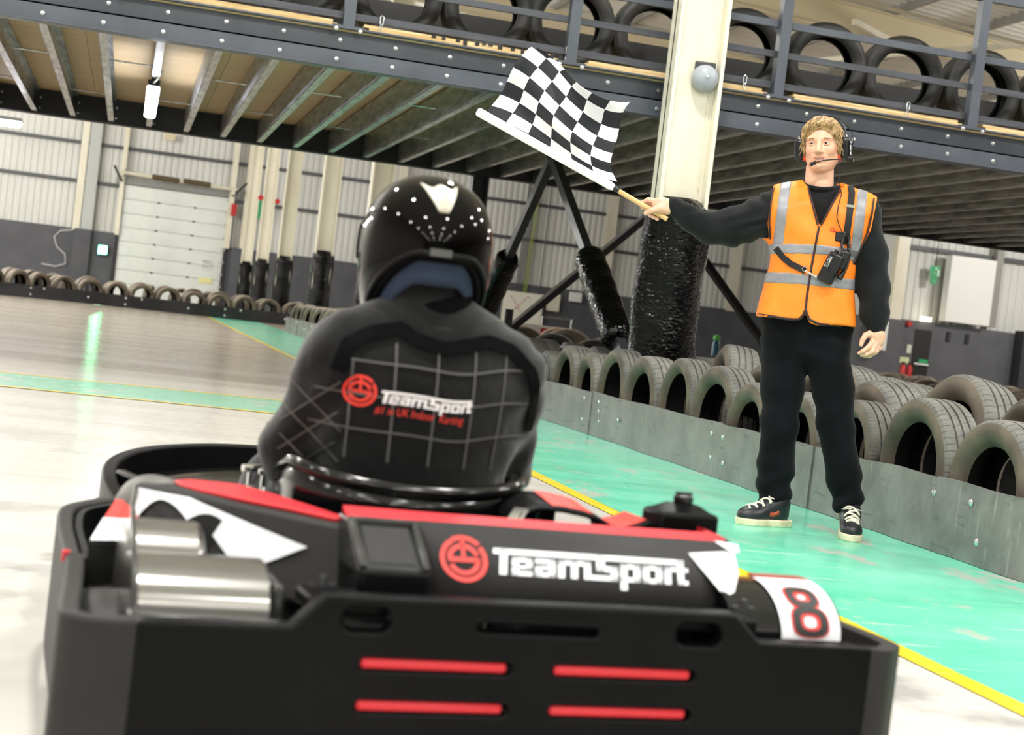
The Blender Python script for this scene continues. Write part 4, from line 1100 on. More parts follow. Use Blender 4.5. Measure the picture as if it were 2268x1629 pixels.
def eight(sc, n=28, th=.155):
    mb = MB()
    for cy, rx, ry in ((.55, .40, .40), (-.5, .47, .50)):
        v = []; 
        for i in range(n):
            a = 2 * math.pi * i / n; ca, sa = math.cos(a), math.sin(a)
            q = lambda t, r: math.copysign(abs(t) ** .72, t) * r
            v += [(q(ca, rx - th * sc), cy + q(sa, ry - th * sc), 0), (q(ca, rx + th * sc * .55), cy + q(sa, ry + th * sc * .55), 0)]
        mb.add(v, [(2 * i, 2 * i + 1, (2 * i + 3) % (2 * n), (2 * i + 2) % (2 * n)) for i in range(n)])
    return mb
for nm, sc, m, off in (('numeral_outline', 1.75, M['kdecal'], .0045), ('numeral', 1.0, M['text_black'], .006)):
    mb = map_mb(eight(sc), lambda x, y, z: on_cover(0.549 + .060 * x, .315 + .235 * y, off)); kp(nm, mb, m, smooth=None)
# rear cowl with lettering
def slope(u, t):   # t 0 bottom .. 1 top of the rear face
    return (u, .115 + .085 * t, .318 + .107 * t)
cw = MB()
n = 20
def cowl_path(k, r=.09):
    pts = [(-.125, 0), (.36, 0)]
    return pts
cowl_o = [(-.125, .0), (.395, .0), (.43, .01), (.455, .035), (.468, .08), (.47, .16), (.47, .30)]
cw.add([p for q in cowl_o for p in ((q[0] - .045 * (q[0] > .38) * 1.0, .118 + q[1], .315), (q[0], .20 + q[1] * .95, .425))], [(2 * i, 2 * i + 2, 2 * i + 3, 2 * i + 1) for i in range(len(cowl_o) - 1)])
cowl = kp('rear_cowl', cw, M['kgrey'], smooth=50, solid=.006)
cowl['label'] = 'dark grey rear cowl panel with the logo'
# red rim running along the top of cowl and round the tank
rim = [(-.24, .215), (-.12, .205), (.1, .203), (.40, .203), (.435, .213), (.46, .24), (.472, .29), (.472, .38)]
rimi = [(-.24, .245), (-.12, .232), (.1, .232), (.385, .232), (.405, .238), (.425, .255), (.433, .29), (.433, .38)]
rm = MB(); v = []
for a, b in zip(rim, rimi): v += [(a[0], a[1], .424), (b[0], b[1], .436), (b[0], b[1], .415), (a[0], a[1], .412)]
rm.add(v, [(4 * i + j, 4 * i + (j + 1) % 4, 4 * i + 4 + (j + 1) % 4, 4 * i + 4 + j) for i in range(len(rim) - 1) for j in range(4)])
kp('red_trim', rm, M['kred'], smooth=30)
def face_pt(x, y, off=.003):   # decals on the slanted rear face (x along, y up the slope 0..1)
    p = Vector((x, .118 + .082 * y, .315 + .11 * y)); nn = Vector((0, -.11, .082)).normalized(); return tuple(p + nn * (off))
k = 1.0
lg = logo_mb(.352); kp('lettering', map_mb(lg, lambda x, y, z: face_pt(-.008 + x, .35 + y / .137, .0045)), M['kwhite'], smooth=None)
em = emblem_mb(.0405, 1.0); kp('emblem', map_mb(em, lambda x, y, z: face_pt(-.054 + x, .52 + y / .137, .0045)), M['kdecal'], smooth=None)
def tri(pts, m, name='white_decal'): return kp(name, MB().add(pts, [tuple(range(len(pts)))]), m, smooth=None)
tri([face_pt(.355, .80, .0042), face_pt(.44, .84, .012), face_pt(.437, .52, .018), face_pt(.42, .24, .02), face_pt(.405, .2, .012)], M['kwhite'])
tri([face_pt(.405, .97, .012), face_pt(.455, .97, .004), face_pt(.452, .83, .01), face_pt(.43, .82, .016)], M['kwhite'])
kp('lower_shelf', MB().span((-.33, .03, .30), (.42, .13, .325)), M['kplastic'], bevel=.006)
for u in (-.31, .395):
    kp('latch', MB().lathe([(0, 0), (.008, 0), (.008, .012), (.006, .02), (0, .022)], (u, .04, .337), 'Z', 10).box((u, .04, .341), (.04, .014, .007)), M['darksteel'])
# box left of the cowl
kp('battery_box', MB().span((-.243, .085, .30), (-.128, .23, .362)), M['kplastic'], bevel=.008)
def bxp(x, t, o=0.0): return (x, .092 + .10 * t, .360 + .062 * t + o)
kp('box_frame', MB().add([bxp(-.243, 0), bxp(-.128, 0), bxp(-.128, 1), bxp(-.243, 1), (-.243, .25, .30), (-.128, .25, .30), (-.128, .25, .422), (-.243, .25, .422)], [(0, 1, 2, 3), (3, 2, 6, 7), (0, 3, 7, 4), (1, 5, 6, 2)])
   .bar(bxp(-.236, 0, .002), bxp(-.236, 1, .002), .012, .012).bar(bxp(-.135, 0, .002), bxp(-.135, 1, .002), .012, .012).bar(bxp(-.243, .96, .002), bxp(-.128, .96, .002), .012, .012), M['ksatin'], bevel=.003)
kp('box_recess', MB().add([bxp(-.224, .12, .0015), bxp(-.147, .12, .0015), bxp(-.147, .86, .0015), bxp(-.224, .86, .0015)], [(0, 1, 2, 3)]), M['kgrey'], smooth=None)
# left pod
top = [(-.53, .60), (-.50, .655), (-.43, .665), (-.335, .63), (-.29, .52), (-.235, .36), (-.205, .26), (-.235, .235), (-.29, .30), (-.36, .385), (-.43, .455), (-.485, .505), (-.525, .55)]
low = [(u - (.02 if v > .5 else -.02 if u > -.3 else .0), v - (.0 if v > .6 else .075)) for u, v in top]
pod = MB(); nt = len(top)
pod.add([(u, v, .404 + .004 * (u < -.4)) for u, v in top] + [(u, v, .27) for u, v in low], [tuple(range(nt)), tuple(range(2 * nt - 1, nt - 1, -1))] + [(i, (i + 1) % nt, nt + (i + 1) % nt, nt + i) for i in range(nt)])
pp = kp('side_pod', pod, M['kgrey'], smooth=30, bevel=.008)
redt = [(-.46, .60), (-.43, .63), (-.34, .615), (-.30, .52), (-.25, .37), (-.222, .275), (-.245, .268), (-.30, .345), (-.37, .425), (-.43, .505), (-.455, .555)]
kp('red_top', MB().prism(redt, lambda u, v: (u, v, .404), lambda u, v: (u, v, .4125)), M['kred'], smooth=30, bevel=.003)
kp('pod_hump', sdf_mb(lambda X, Y, Z: smin(s_ell(X, Y, Z, (-.508, .60, .345), (.054, .08, .070)), s_ell(X, Y, Z, (-.47, .62, .36), (.04, .06, .048)), .04), (-.6, .48, .24), (-.38, .74, .46), .009), mat('mid_grey_satin_plastic', '#5f5d59', .5), smooth=180)
# decals on the concave rear-left face of the pod
def pf(i, t):   # i: position along the list indices 9..12..., t 0 top .. 1 bottom
    k0 = int(math.floor(i)); k1 = min(k0 + 1, nt - 1); f = i - k0
    a = Vector((*top[k0], .406)).lerp(Vector((*top[k1], .406)), f); b = Vector((*low[k0], .27)).lerp(Vector((*low[k1], .27)), f)
    p = a.lerp(b, t); return tuple(p + Vector((-.35, -.93, .15)).normalized() * .0075)
def dec_top(x): return .04 if x < .42 else .04 + .30 * (x - .42) / .58
def dec_low(x):
    if x < .46: return .12 + .60 * (1 - math.sin(math.pi * min(1, (x + .06) / .60)) ** .8)
    return dec_top(x) + .60 * max(0, 1 - abs((x - .70) / .30))
dec = [pf(12 - 4.0 * i / 24, dec_top(i / 24)) for i in range(25)]
low_pts = [pf(12 - 4.0 * i / 24, max(dec_top(i / 24) + .005, dec_low(i / 24))) for i in range(25)]
kp('white_decal', MB().add(dec + low_pts, [(i, i + 1, 26 + i, 25 + i) for i in range(24)]), M['kwhite'], smooth=30)
# sloped sticker plate on the left side
st_ = [(-.612, .43, .318), (-.532, .43, .322), (-.525, .56, .372), (-.562, .575, .372)]
kp('sticker_plate', MB().prism([(0, 0)] + [(1, 0), (2, 0), (3, 0)], lambda i, j: st_[i], lambda i, j: (st_[i][0], st_[i][1] + .006, st_[i][2] - .07)), M['ksatin'])
def stp(x, y): 
    a = Vector(st_[0]).lerp(Vector(st_[1]), x); b = Vector(st_[3]).lerp(Vector(st_[2]), x); return tuple(a.lerp(b, y) + Vector((0, -.003, .004)))
tri([stp(0, .03), stp(1, .03), stp(1, .54), stp(0, .54)], M['kwhite'], 'white_sticker')
tri([stp(.02, .56), stp(1, .56), stp(1, .98), stp(.06, .98)], M['kdecal'], 'red_sticker')
rl = MB()
for k in range(4):
    rl.add([stp(.3 + .15 * k, .40), stp(.39 + .15 * k, .40), stp(.39 + .15 * k, .46), stp(.3 + .15 * k, .46)], [(0, 1, 2, 3)])
rl.v = [(x, y - .0015, z + .0015) for x, y, z in rl.v]
o_ = kp('red_small_print', rl, mat('pale_red_print', '#e58d86', .5), smooth=None); o_['kind'] = 'stuff'
# seat shell
def seat(u, v):      # u 0..1 left to right around the back, v 0 bottom .. 1 top
    a = R(200 - 220 * u); cx, cy = -.045, .62
    rx, ry = .205 + .012 * v, .165 + .035 * v
    top_ = .474 - .028 * math.sin(math.pi * u) ** 2 if .12 < u < .88 else .474 - .028 * math.sin(math.pi * u) ** 2 - .5 * max(0, .12 - min(u, 1 - u))
    return (cx + rx * math.cos(a), cy - ry * abs(math.sin(a)) ** .6 * (1 if math.sin(a) > 0 else -.6), .09 + (top_ - .09) * v)
kp('seat_shell', MB().grid(seat, 40, 10), M['kgloss'], smooth=80, solid=.012)
rimp = [seat(i / 39, 1.0) for i in range(40)]
kp('seat_rim', MB().tube([(p[0], p[1] - .004, p[2]) for p in rimp[2:-2]], .0135, 10), M['kgloss'], smooth=80)
kp('seat_base', MB().grid(lambda u, v: (-.045 + .18 * math.cos(2 * math.pi * u) * v, .64 + .2 * math.sin(2 * math.pi * u) * v, .09 + .02 * v), 20, 4, wrap=True), M['kgloss'])
kp('seat_stay', MB().bar((.15, .42, .2), (.175, .46, .45), .02, .05), M['kplastic'])
kp('side_box', MB().span((.165, .47, .30), (.225, .56, .437)), M['kplastic'], bevel=.008)
# engine top and curved guard on the right
kp('engine_block', MB().span((.10, .28, .10), (.40, .46, .395)), M['darksteel'], bevel=.02)
gprof = [(.095, .405), (.11, .428), (.14, .44), (.18, .443), (.215, .44), (.245, .432), (.275, .418), (.30, .409), (.335, .418), (.365, .434)]
gm = MB(); L = []
for i in range(len(gprof) - 1):
    for j in range(3): L.append(Vector(gprof[i]).lerp(Vector(gprof[i + 1]), j / 3))
L.append(Vector(gprof[-1]))
kp('curved_guard', MB().grid(lambda u, v: (L[int(round(u * (len(L) - 1)))].x, .33 + .13 * v + .02 * math.sin(9 * u), L[int(round(u * (len(L) - 1)))].y + .012 * v - .02 * v * (u > .75)), len(L), 4), M['kplastic'], smooth=80, solid=.008)
for a, b in ((.30, .52), (.74, .96)):
    kp('red_decal', MB().grid(lambda u, v: (L[int(round((a + (b - a) * u) * (len(L) - 1)))].x, .345 + .1 * v + .02 * math.sin(9 * (a + (b - a) * u)), L[int(round((a + (b - a) * u) * (len(L) - 1)))].y + .012 * v + .0065 - .012 * v * (a > .6)), 9, 4), M['kdecal'], smooth=80)
kp('chrome_bracket', MB().bar((.088, .34, .40), (.115, .36, .435), .03, .012), M['chrome'])
# fuel tank
tk = kp('fuel_tank', MB().span((.356, .31, .385), (.478, .39, .458)), M['kplastic'], bevel=.009)
kp('tank_top', MB().add([(.366, .32, .457), (.468, .32, .457), (.468, .38, .457), (.366, .38, .457), (.395, .335, .470), (.445, .335, .470), (.445, .37, .470), (.395, .37, .470)], [(0, 1, 5, 4), (1, 2, 6, 5), (2, 3, 7, 6), (3, 0, 4, 7), (4, 5, 6, 7)]), M['kplastic'], smooth=50)
kp('tank_cap', MB().lathe([(0, 0), (.016, 0), (.018, .004), (.018, .014), (.014, .018), (0, .019)], (.42, .352, .469), 'Z', 12).box((.42, .352, .487), (.03, .008, .008)), M['black'])
kp('tank_base', MB().span((.33, .285, .385), (.50, .44, .408)), M['kplastic'], bevel=.008)
# chrome fittings left of the driver, steering wheel, pedals
cf = MB()
for u, v in ((-.255, .97), (-.222, .99), (-.235, .93)):
    cf.lathe([(0, .34), (.005, .34), (.005, .395), (.011, .397), (.012, .405), (.008, .408), (0, .409)], (u, v, 0), 'Z', 8)
cf.tube([(-.30, .95, .36), (-.26, .95, .362), (-.22, .96, .36)], .009, 8).tube([(-.27, .97, .402), (-.21, .99, .404)], .008, 8).lathe([(0, 0), (.012, 0), (.012, .02), (0, .02)], (-.225, .93, .352), 'Z', 8)
kp('chrome_linkage', cf, M['chrome'], smooth=50)
kp('steering_wheel', MB().tube([(-.03 + .13 * math.cos(2 * math.pi * i / 24), 1.08 + .04 * math.sin(2 * math.pi * i / 24), .50 + .12 * math.sin(2 * math.pi * i / 24)) for i in range(24)], .013, 8, closed=True).bar((-.03, 1.08, .5), (-.03, 1.35, .2), .03, .03), M['kplastic'], smooth=60)

# ------------------------------------------------------------------ driver (kart axes)
M['suit'] = mat('black_padded_race_suit', '#0d0d0e', .75, spec=.06, col2='#141415', nscale=7, bump=.25, bscale=16, bdist=.02, sheen=.3)
M['suit_trim'] = mat('black_suit_collar', '#060607', .75, spec=.05, bump=.2, bscale=30)
M['stitch'] = mat('grey_quilt_stitching', '#4c4a48', .6)
M['logo_red'] = mat('red_embroidery', '#d5301f', .6)
M['logo_white'] = mat('white_embroidery', '#e6e0e2', .6)
DV = thing('person', 'driver in black quilted racing suit seated in the kart, back to camera', 'person', (.64, 2.3, 0), R(6))
sx = -.02
def suit_sdf(X, Y, Z):
    wv = .006 * np.sin(26 * Z + 7 * X) * np.clip((.62 - Z) / .2, 0, 1)
    body = s_ell(X, Y, Z, (sx, .60, .60), (.205, .115, .20))
    body = smin(body, s_ell(X, Y, Z, (sx, .63, .40), (.185, .13, .20)), .08)
    body = smin(body, s_cap(X, Y, Z, (sx - .155, .61, .675), (sx + .155, .61, .675), .064), .05)
    body = smin(body, s_cap(X, Y, Z, (sx - .09, .60, .71), (sx + .09, .60, .71), .045), .05)
    body = smin(body, s_cap(X, Y, Z, (sx, .61, .70), (sx, .62, .77), .072, .068), .04)
    la = chain(X, Y, Z, [(sx - .168, .61, .655), (sx - .208, .69, .47), (sx - .175, .86, .43)], [.068, .062, .052], .03)
    ra = chain(X, Y, Z, [(sx + .175, .61, .655), (sx + .205, .70, .48), (sx + .15, .88, .43)], [.07, .062, .05], .03)
    d = smin(smin(body, la, .03), ra, .03)
    for s in (-1, 1):
        d = smin(d, chain(X, Y, Z, [(sx + s * .09, .64, .24), (sx + s * .16, 1.05, .36), (sx + s * .12, 1.42, .16)], [.1, .075, .05], .03), .05)
    folds = .0035 * np.sin(60 * Z + 25 * X + 9 * np.sin(14 * X)) * (np.abs(X - sx) > .15)
    return d + wv * .5 + folds
smb = sdf_mb(suit_sdf, (-.42, .38, .12), (.38, 1.52, .86), .0125)
suit = obj('race_suit', smb, M['suit'], DV, smooth=180)
sb_ = bvh_of(smb)
def on_back(mb, off=.003):
    return drape(mb, sb_, lambda p: (p[0], .2, p[2]), (0, 1, 0), off)
def wavy(x): return -.012 * math.exp(-((x - .02) / .07) ** 2) + .006 * math.sin(12 * x)
for u, du in ((-.178, .012), (-.105, .006), (-.03, 0), (.042, -.004), (.105, -.014)):
    pts = [(u - du * (w - .6) * 3, .3, w) for w in np.linspace(.70 if abs(u) < .15 else .665, .485, 24)]
    obj('stitching', ribbon_mb(pts, .0036, sb_, (0, 1, 0), .0015, .0012), M['stitch'], DV, smooth=None)
for w in (.668, .607, .545):
    pts = [(u, .3, w + wavy(u)) for u in np.linspace(-.2 if w > .65 else -.235, .175 if w > .65 else .20, 36)]
    obj('stitching', ribbon_mb(pts, .0036, sb_, (0, 1, 0), .0015, .0012), M['stitch'], DV, smooth=None)
# diamond quilting on the left sleeve
for k in range(4):
    w0 = .62 - .055 * k
    obj('stitching', ribbon_mb([(-.30, .55, w0 - .085), (-.19, .55, w0 + .0)], .003, sb_, (.3, 1, 0), .0015, .0012), M['stitch'], DV, smooth=None)
    obj('stitching', ribbon_mb([(-.18, .55, w0 - .09), (-.30, .55, w0 - .0)], .003, sb_, (.3, 1, 0), .0015, .0012), M['stitch'], DV, smooth=None)
def logo_wave(mb, x0, w0, amp=1.0):
    return on_back(map_mb(mb, lambda x, y, z: (x0 + x, .3, w0 + y + amp * wavy(x0 + x) + .007)), .0035)
obj('back_lettering', logo_wave(logo_mb(.170, .16, .9), -.130, .590), M['logo_white'], DV, smooth=None)
obj('back_emblem', logo_wave(emblem_mb(.0285, .98), -.163, .606), M['logo_red'], DV, smooth=None)
disc = MB(); ring(disc, 0, 0, 0.002, .0285, 0, 360, 24)
tm = text_mb('#1 in UK Indoor  Karting', .0195, .25, 0, 'LEFT')
xs = [p[0] for p in tm.v]; k_ = .163 / (max(xs) - min(xs))
obj('back_slogan', logo_wave(map_mb(tm, lambda x, y, z: (x * k_, y * 1.05, 0)), -.136, .570), M['logo_red'], DV, smooth=None)
# collar and shoulder yoke
obj('collar', sdf_mb(lambda X, Y, Z: smax(np.abs(s_cap(X, Y, Z, (sx, .605, .70), (sx, .615, .80), .082, .07)) - .007, np.maximum(.735 - Z - .1 * np.abs(X - sx), Z - .79 - .05 * np.sin(7 * (X - sx))), .008),
    (-.14, .48, .68), (.10, .74, .83), .006), M['suit_trim'], DV, smooth=180)
obj('collar_roll', MB().tube([(sx + .098 * math.sin(t_), .612 - .088 * math.cos(t_), .752 - .022 * math.cos(t_) ** 3 - .01 * abs(math.sin(t_))) for t_ in np.linspace(0, 2 * math.pi, 40, endpoint=False)], .0125, 10, closed=True), mat('dark_grey_collar', '#1b1a19', .75, spec=.08, sheen=.3), DV, smooth=80)
yk = [(-.205, .5, .64), (-.19, .5, .69), (-.15, .5, .715), (-.1, .5, .728), (-.075, .5, .712), (-.02, .5, .70), (.035, .5, .712), (.07, .5, .722), (.12, .5, .71), (.165, .5, .675), (.185, .5, .62), (.185, .5, .56)]
obj('shoulder_piping', ribbon_mb(yk, .024, sb_, (0, 1, 0), .003, .004), M['suit_trim'], DV, smooth=60)
M['glove'] = mat('black_racing_glove', '#111113', .5, bump=.2, bscale=60)
def hand_sdf(cx, cy, cz, s):
    def f(X, Y, Z):
        d = s_ell(X, Y, Z, (cx, cy, cz), (.035, .045, .042))
        for k in range(4):
            d = smin(d, chain(X, Y, Z, [(cx - s * .01, cy + .03 - .004 * k, cz + .03 - .02 * k), (cx - s * .02, cy + .07, cz + .03 - .02 * k), (cx + s * .02, cy + .08, cz + .028 - .02 * k)], [.012, .011, .009], .008), .01)
        return smin(d, chain(X, Y, Z, [(cx, cy, cz + .02), (cx - s * .03, cy + .02, cz + .05), (cx - s * .02, cy + .05, cz + .055)], [.014, .012, .01], .008), .012)
    return f
for s, x in ((-1, sx - .17), (1, sx + .14)):
    obj('glove', sdf_mb(hand_sdf(x, .965, .46, s), (x - .09, .88, .38), (x + .09, 1.08, .56), .006), M['glove'], DV, smooth=180)
obj('boot', sdf_mb(lambda X, Y, Z: np.minimum(*[smin(s_ell(X, Y, Z, (sx + s * .12, 1.5, .13), (.045, .13, .05)), s_cap(X, Y, Z, (sx + s * .12, 1.43, .13), (sx + s * .12, 1.41, .22), .05), .03) for s in (-1, 1)]), (-.25, 1.3, .06), (.22, 1.66, .3), .01), M['glove'], DV, smooth=180)
head = sdf_mb(lambda X, Y, Z: smin(s_ell(X, Y, Z, (sx - .016, .66, .885), (.07, .085, .10)), s_cap(X, Y, Z, (sx - .01, .63, .72), (sx - .014, .65, .84), .052), .03), (-.15, .5, .70), (.1, .75, 1.02), .01)
obj('head_in_balaclava', head, mat('black_balaclava', '#0b0b0c', .9, spec=.1), DV, smooth=180)

# ------------------------------------------------------------------ helmet
M['hgloss'] = mat('glossy_black_helmet', '#040303', .05, spec=.2)
M['hwhite'] = mat('cream_helmet_graphic', '#cfc8b8', .25)
M['hliner'] = mat('dark_blue_helmet_liner', '#1f2c42', .8)
HM = thing('racing_helmet', 'glossy black full face helmet worn by the kart driver', 'helmet', (.64, 2.3, 0), R(6))
hc = Vector((-.036, .635, .878))
def hsurf(phi, t, k=1.0):      # phi 0 = back (-y), t 0 = lower edge .. 1 = top
    cb = (1 + math.cos(phi)) / 2
    zb = -.15 + .138 * max(0, min(1, (math.cos(phi) + .05) / .95)) ** .8
    th = math.pi / 2 * t
    z = zb + (.135 * k - zb) * math.sin(th) ** 1.0 if False else None
    # superellipsoid section
    zz = zb + (.1345 * k - zb) * t
    q = zz / .1345 if zz > 0 else zz / .215
    rr = max(0, 1 - abs(q) ** 2.25) ** (1 / 2.25)
    fx, fy = .1185 * k, (.150 if math.cos(phi) < 0 else .135) * k
    return Vector((hc.x + fx * rr * math.sin(phi), hc.y - fy * rr * math.cos(phi), hc.z + zz))
def hgrid(u, v): return tuple(hsurf(2 * math.pi * u, 1 - (1 - v) ** 1.7))
hm_ = MB().grid(hgrid, 64, 30, wrap=True)
shell = obj('helmet_shell', hm_, M['hgloss'], HM, smooth=180, solid=.010)
hb = bvh_of(hm_)
edge = [tuple(hsurf(2 * math.pi * i / 64, 0)) for i in range(64)]
obj('edge_trim', MB().tube(edge, .007, 8, closed=True), M['kplastic'], HM, smooth=80)
inner = lambda i, k, dz: tuple(Vector((hc.x + (hsurf(2 * math.pi * i / 64, 0).x - hc.x) * k, hc.y + (hsurf(2 * math.pi * i / 64, 0).y - hc.y) * k, hsurf(2 * math.pi * i / 64, 0).z + dz)))
obj('neck_roll', MB().tube([inner(i, .885, -.002) for i in range(64)], .0115, 8, closed=True), M['kplastic'], HM, smooth=80)
obj('liner', MB().grid(lambda u, v: inner(int(round(u * 64)) % 64, .86 - .08 * v, .02 - .075 * v), 64, 6, wrap=True), M['hliner'], HM, smooth=80, solid=.006)
# rear air vent: raised V with slats, swept white wing
def hr(x, z): return (hc.x + x - .012, .3, hc.z + z)
def vent(u, v):     # v 0 top .. 1 bottom
    w = .033 - .024 * v; z = .112 - .046 * v + (.004 * math.cos(6.28 * 2 * (u - .5)) * (1 - v) ** 3)
    return (hc.x - .012 + (2 * u - 1) * w, .3, hc.z + z)
vt = drape(MB().grid(vent, 13, 11), hb, lambda p: (p[0], .2, p[2]), (0, 1, 0), .0085)
obj('vent_frame', vt, M['hwhite'], HM, smooth=60, solid=.006)
vtb = bvh_of(vt)
for k in range(6):
    z = .103 - .006 * k; w = .0225 - .0029 * k
    obj('vent_slat', ribbon_mb([hr(-w, z), hr(w, z)], .0022, vtb, (0, 1, 0), .0034, .001), mat('grey_vent_slot', '#6d675c', .5) if k == 0 else bpy.data.materials['grey_vent_slot'], HM, smooth=60)
for s in (-1, 1):
    obj('white_wing', ribbon_mb([hr(s * .028, .105), hr(s * .05, .100), hr(s * .07, .089), hr(s * .083, .076)], .010, hb, (0, 1, 0), .0065, .001), M['hwhite'], HM, smooth=60)
    obj('white_wing', ribbon_mb([(hc.x + s * .083, .3, hc.z + .076), (hc.x + s * .095, .3, hc.z + .058)], .005, hb, (0, 1, 0), .0065, .001), M['hwhite'], HM, smooth=60)
obj('rear_label', ribbon_mb([hr(-.02, -.008), hr(.02, -.008)], .014, hb, (0, 1, 0), .0065, .001), mat('grey_helmet_label', '#4a4a48', .5), HM, smooth=None)
obj('red_flash', ribbon_mb([(.3, hc.y - .02, hc.z + .03), (.3, hc.y - .012, hc.z - .005), (.3, hc.y - .02, hc.z - .06)], .018, hb, (-1, 0, 0), .0065, .001), mat('red_helmet_flash', '#c53a22', .25), HM, smooth=60)
obj('visor', sdf_mb(lambda X, Y, Z: smax(np.abs(s_ell(X, Y, Z, (hc.x, hc.y, hc.z), (.131, .153, .14))) - .003, np.maximum(np.abs(Z - hc.z - .01) - .045, hc.y + .06 - Y), .006), (-.2, .66, .80), (.13, .81, .97), .007), M['kgloss'], HM, smooth=180)

# ------------------------------------------------------------------ marshal (local axes: x image right, y away from the camera, z up)
PX, PY = 3.02, 6.42
PR = -math.atan2(PX, PY)
def P_(name, label, cat): return thing(name, label, cat, (PX, PY, 0), PR)
MP = P_('person', 'smiling marshal in orange high visibility vest waving a chequered flag', 'person')
def mp(name, mb, m, parent=None, **kw):
    kw.setdefault('smooth', 180); return obj(name, mb, m, parent or MP, **kw)
def skin_mat():
    t = NT('fair_skin'); v = t.coords('Object'); sep = t.n('ShaderNodeSeparateXYZ'); t.l(v, sep.inputs[0])
    n = t.ramp(t.noise(v, 30, 4), .3, .7); a = t.mix(n, lin('#e8b9a0'), lin('#dba88c'))
    t.l(a, t.b.inputs['Base Color']); t.b.inputs['Roughness'].default_value = .45
    t.b.inputs['Subsurface Weight'].default_value = .08; t.b.inputs['Subsurface Radius'].default_value = (.02, .008, .004)
    t.bump(t.noise(v, 220, 2), .06, .001)
    return t.m
def face_mat():   # head mesh is built around its own centre
    t = NT('face_skin_with_stubble'); v = t.coords('Object'); sep = t.n('ShaderNodeSeparateXYZ'); t.l(v, sep.inputs[0])
    n = t.ramp(t.noise(v, 26, 4), .3, .7); a = t.mix(n, lin('#e9b79c'), lin('#dba486'))
    beard = t.math('MULTIPLY', t.math('SUBTRACT', 1.0, t.ramp(sep.outputs[2], -.098, -.072)), t.ramp(t.noise(v, 160, 3), .25, .8))
    a = t.mix(t.math('MULTIPLY', beard, .62), a, lin('#a8623a'))
    px = t.math('ABSOLUTE', sep.outputs[0])
    ck = t.math('MULTIPLY', t.math('MULTIPLY', t.ramp(px, .02, .04), t.math('SUBTRACT', 1.0, t.ramp(t.math('ABSOLUTE', t.math('ADD', sep.outputs[2], .035)), .0, .03))), .35)
    a = t.mix(ck, a, lin('#e79b84'))
    t.l(a, t.b.inputs['Base Color']); t.b.inputs['Roughness'].default_value = .45
    t.b.inputs['Subsurface Weight'].default_value = .08; t.b.inputs['Subsurface Radius'].default_value = (.02, .008, .004)
    return t.m
M['skin'] = skin_mat(); M['face'] = face_mat()
M['sweat'] = mat('black_sweatshirt', '#191b1c', .9, spec=.08, col2='#202223', nscale=9, sheen=.1, bump=.15, bscale=220, bdist=.001)
M['jeans'] = mat('black_jeans', '#0d0e10', .9, spec=.06, col2='#131418', nscale=6, sheen=.05, bump=.2, bscale=250, bdist=.001)
M['hivis'] = mat('orange_high_visibility_fabric', '#ff7d0f', .55, col2='#ff8a1c', nscale=6, bump=.12, bscale=14, bdist=.01)
M['reflect'] = mat('silver_reflective_tape', '#8e8e93', .45, .2, col2='#828288', nscale=20)
M['piping'] = mat('black_red_piping', '#2a1012', .6)

# ---- body: one continuous skin (mostly under the clothes) : neck, torso, arms, legs
def body_sdf(X, Y, Z):
    d = s_ell(X, Y, Z, (-.10, .0, 1.24), (.15, .09, .24))
    d = smin(d, s_ell(X, Y, Z, (-.10, .0, .95), (.14, .09, .16)), .08)
    d = smin(d, s_cap(X, Y, Z, (-.118, .015, 1.42), (-.130, .005, 1.60), .068, .061), .05)
    d = smin(d, chain(X, Y, Z, [(-.27, .0, 1.42), (-.56, -.02, 1.285), (-.72, -.085, 1.358)], [.055, .042, .030]), .04)
    d = smin(d, chain(X, Y, Z, [(.06, .0, 1.43), (.165, .01, 1.13), (.195, -.028, .93)], [.055, .042, .03]), .04)
    d = smin(d, chain(X, Y, Z, [(-.17, 0, .88), (-.165, .0, .48), (-.15, .01, .11)], [.075, .055, .04]), .05)
    d = smin(d, chain(X, Y, Z, [(-.02, 0, .88), (.075, .0, .5), (.16, .01, .11)], [.075, .055, .04]), .05)
    return d
def hand_r(X, Y, Z):      # gripping the stick: palm behind it, thumb in front, fingers round the back
    d = smin(s_cap(X, Y, Z, (-.735, -.09, 1.362), (-.79, -.098, 1.358), .030, .034), s_ell(X, Y, Z, (-.80, -.10, 1.356), (.04, .024, .036)), .02)
    d = smin(d, chain(X, Y, Z, [(-.815, -.10, 1.372), (-.858, -.098, 1.376), (-.884, -.088, 1.362), (-.880, -.080, 1.338)], [.0135, .0115, .0105, .009], .006), .008)
    d = smin(d, chain(X, Y, Z, [(-.815, -.09, 1.358), (-.850, -.075, 1.353), (-.858, -.078, 1.328), (-.845, -.092, 1.312)], [.013, .0115, .010, .009], .006), .007)
    d = smin(d, chain(X, Y, Z, [(-.805, -.088, 1.342), (-.832, -.074, 1.33), (-.838, -.082, 1.312), (-.826, -.098, 1.303)], [.0125, .011, .010, .009], .006), .007)
    d = smin(d, chain(X, Y, Z, [(-.79, -.088, 1.332), (-.812, -.078, 1.316), (-.815, -.086, 1.302), (-.806, -.100, 1.296)], [.0115, .010, .009, .008], .006), .007)
    d = smin(d, chain(X, Y, Z, [(-.765, -.105, 1.340), (-.80, -.128, 1.343), (-.835, -.134, 1.328), (-.858, -.130, 1.314)], [.019, .015, .0125, .0105], .006), .014)
    return d
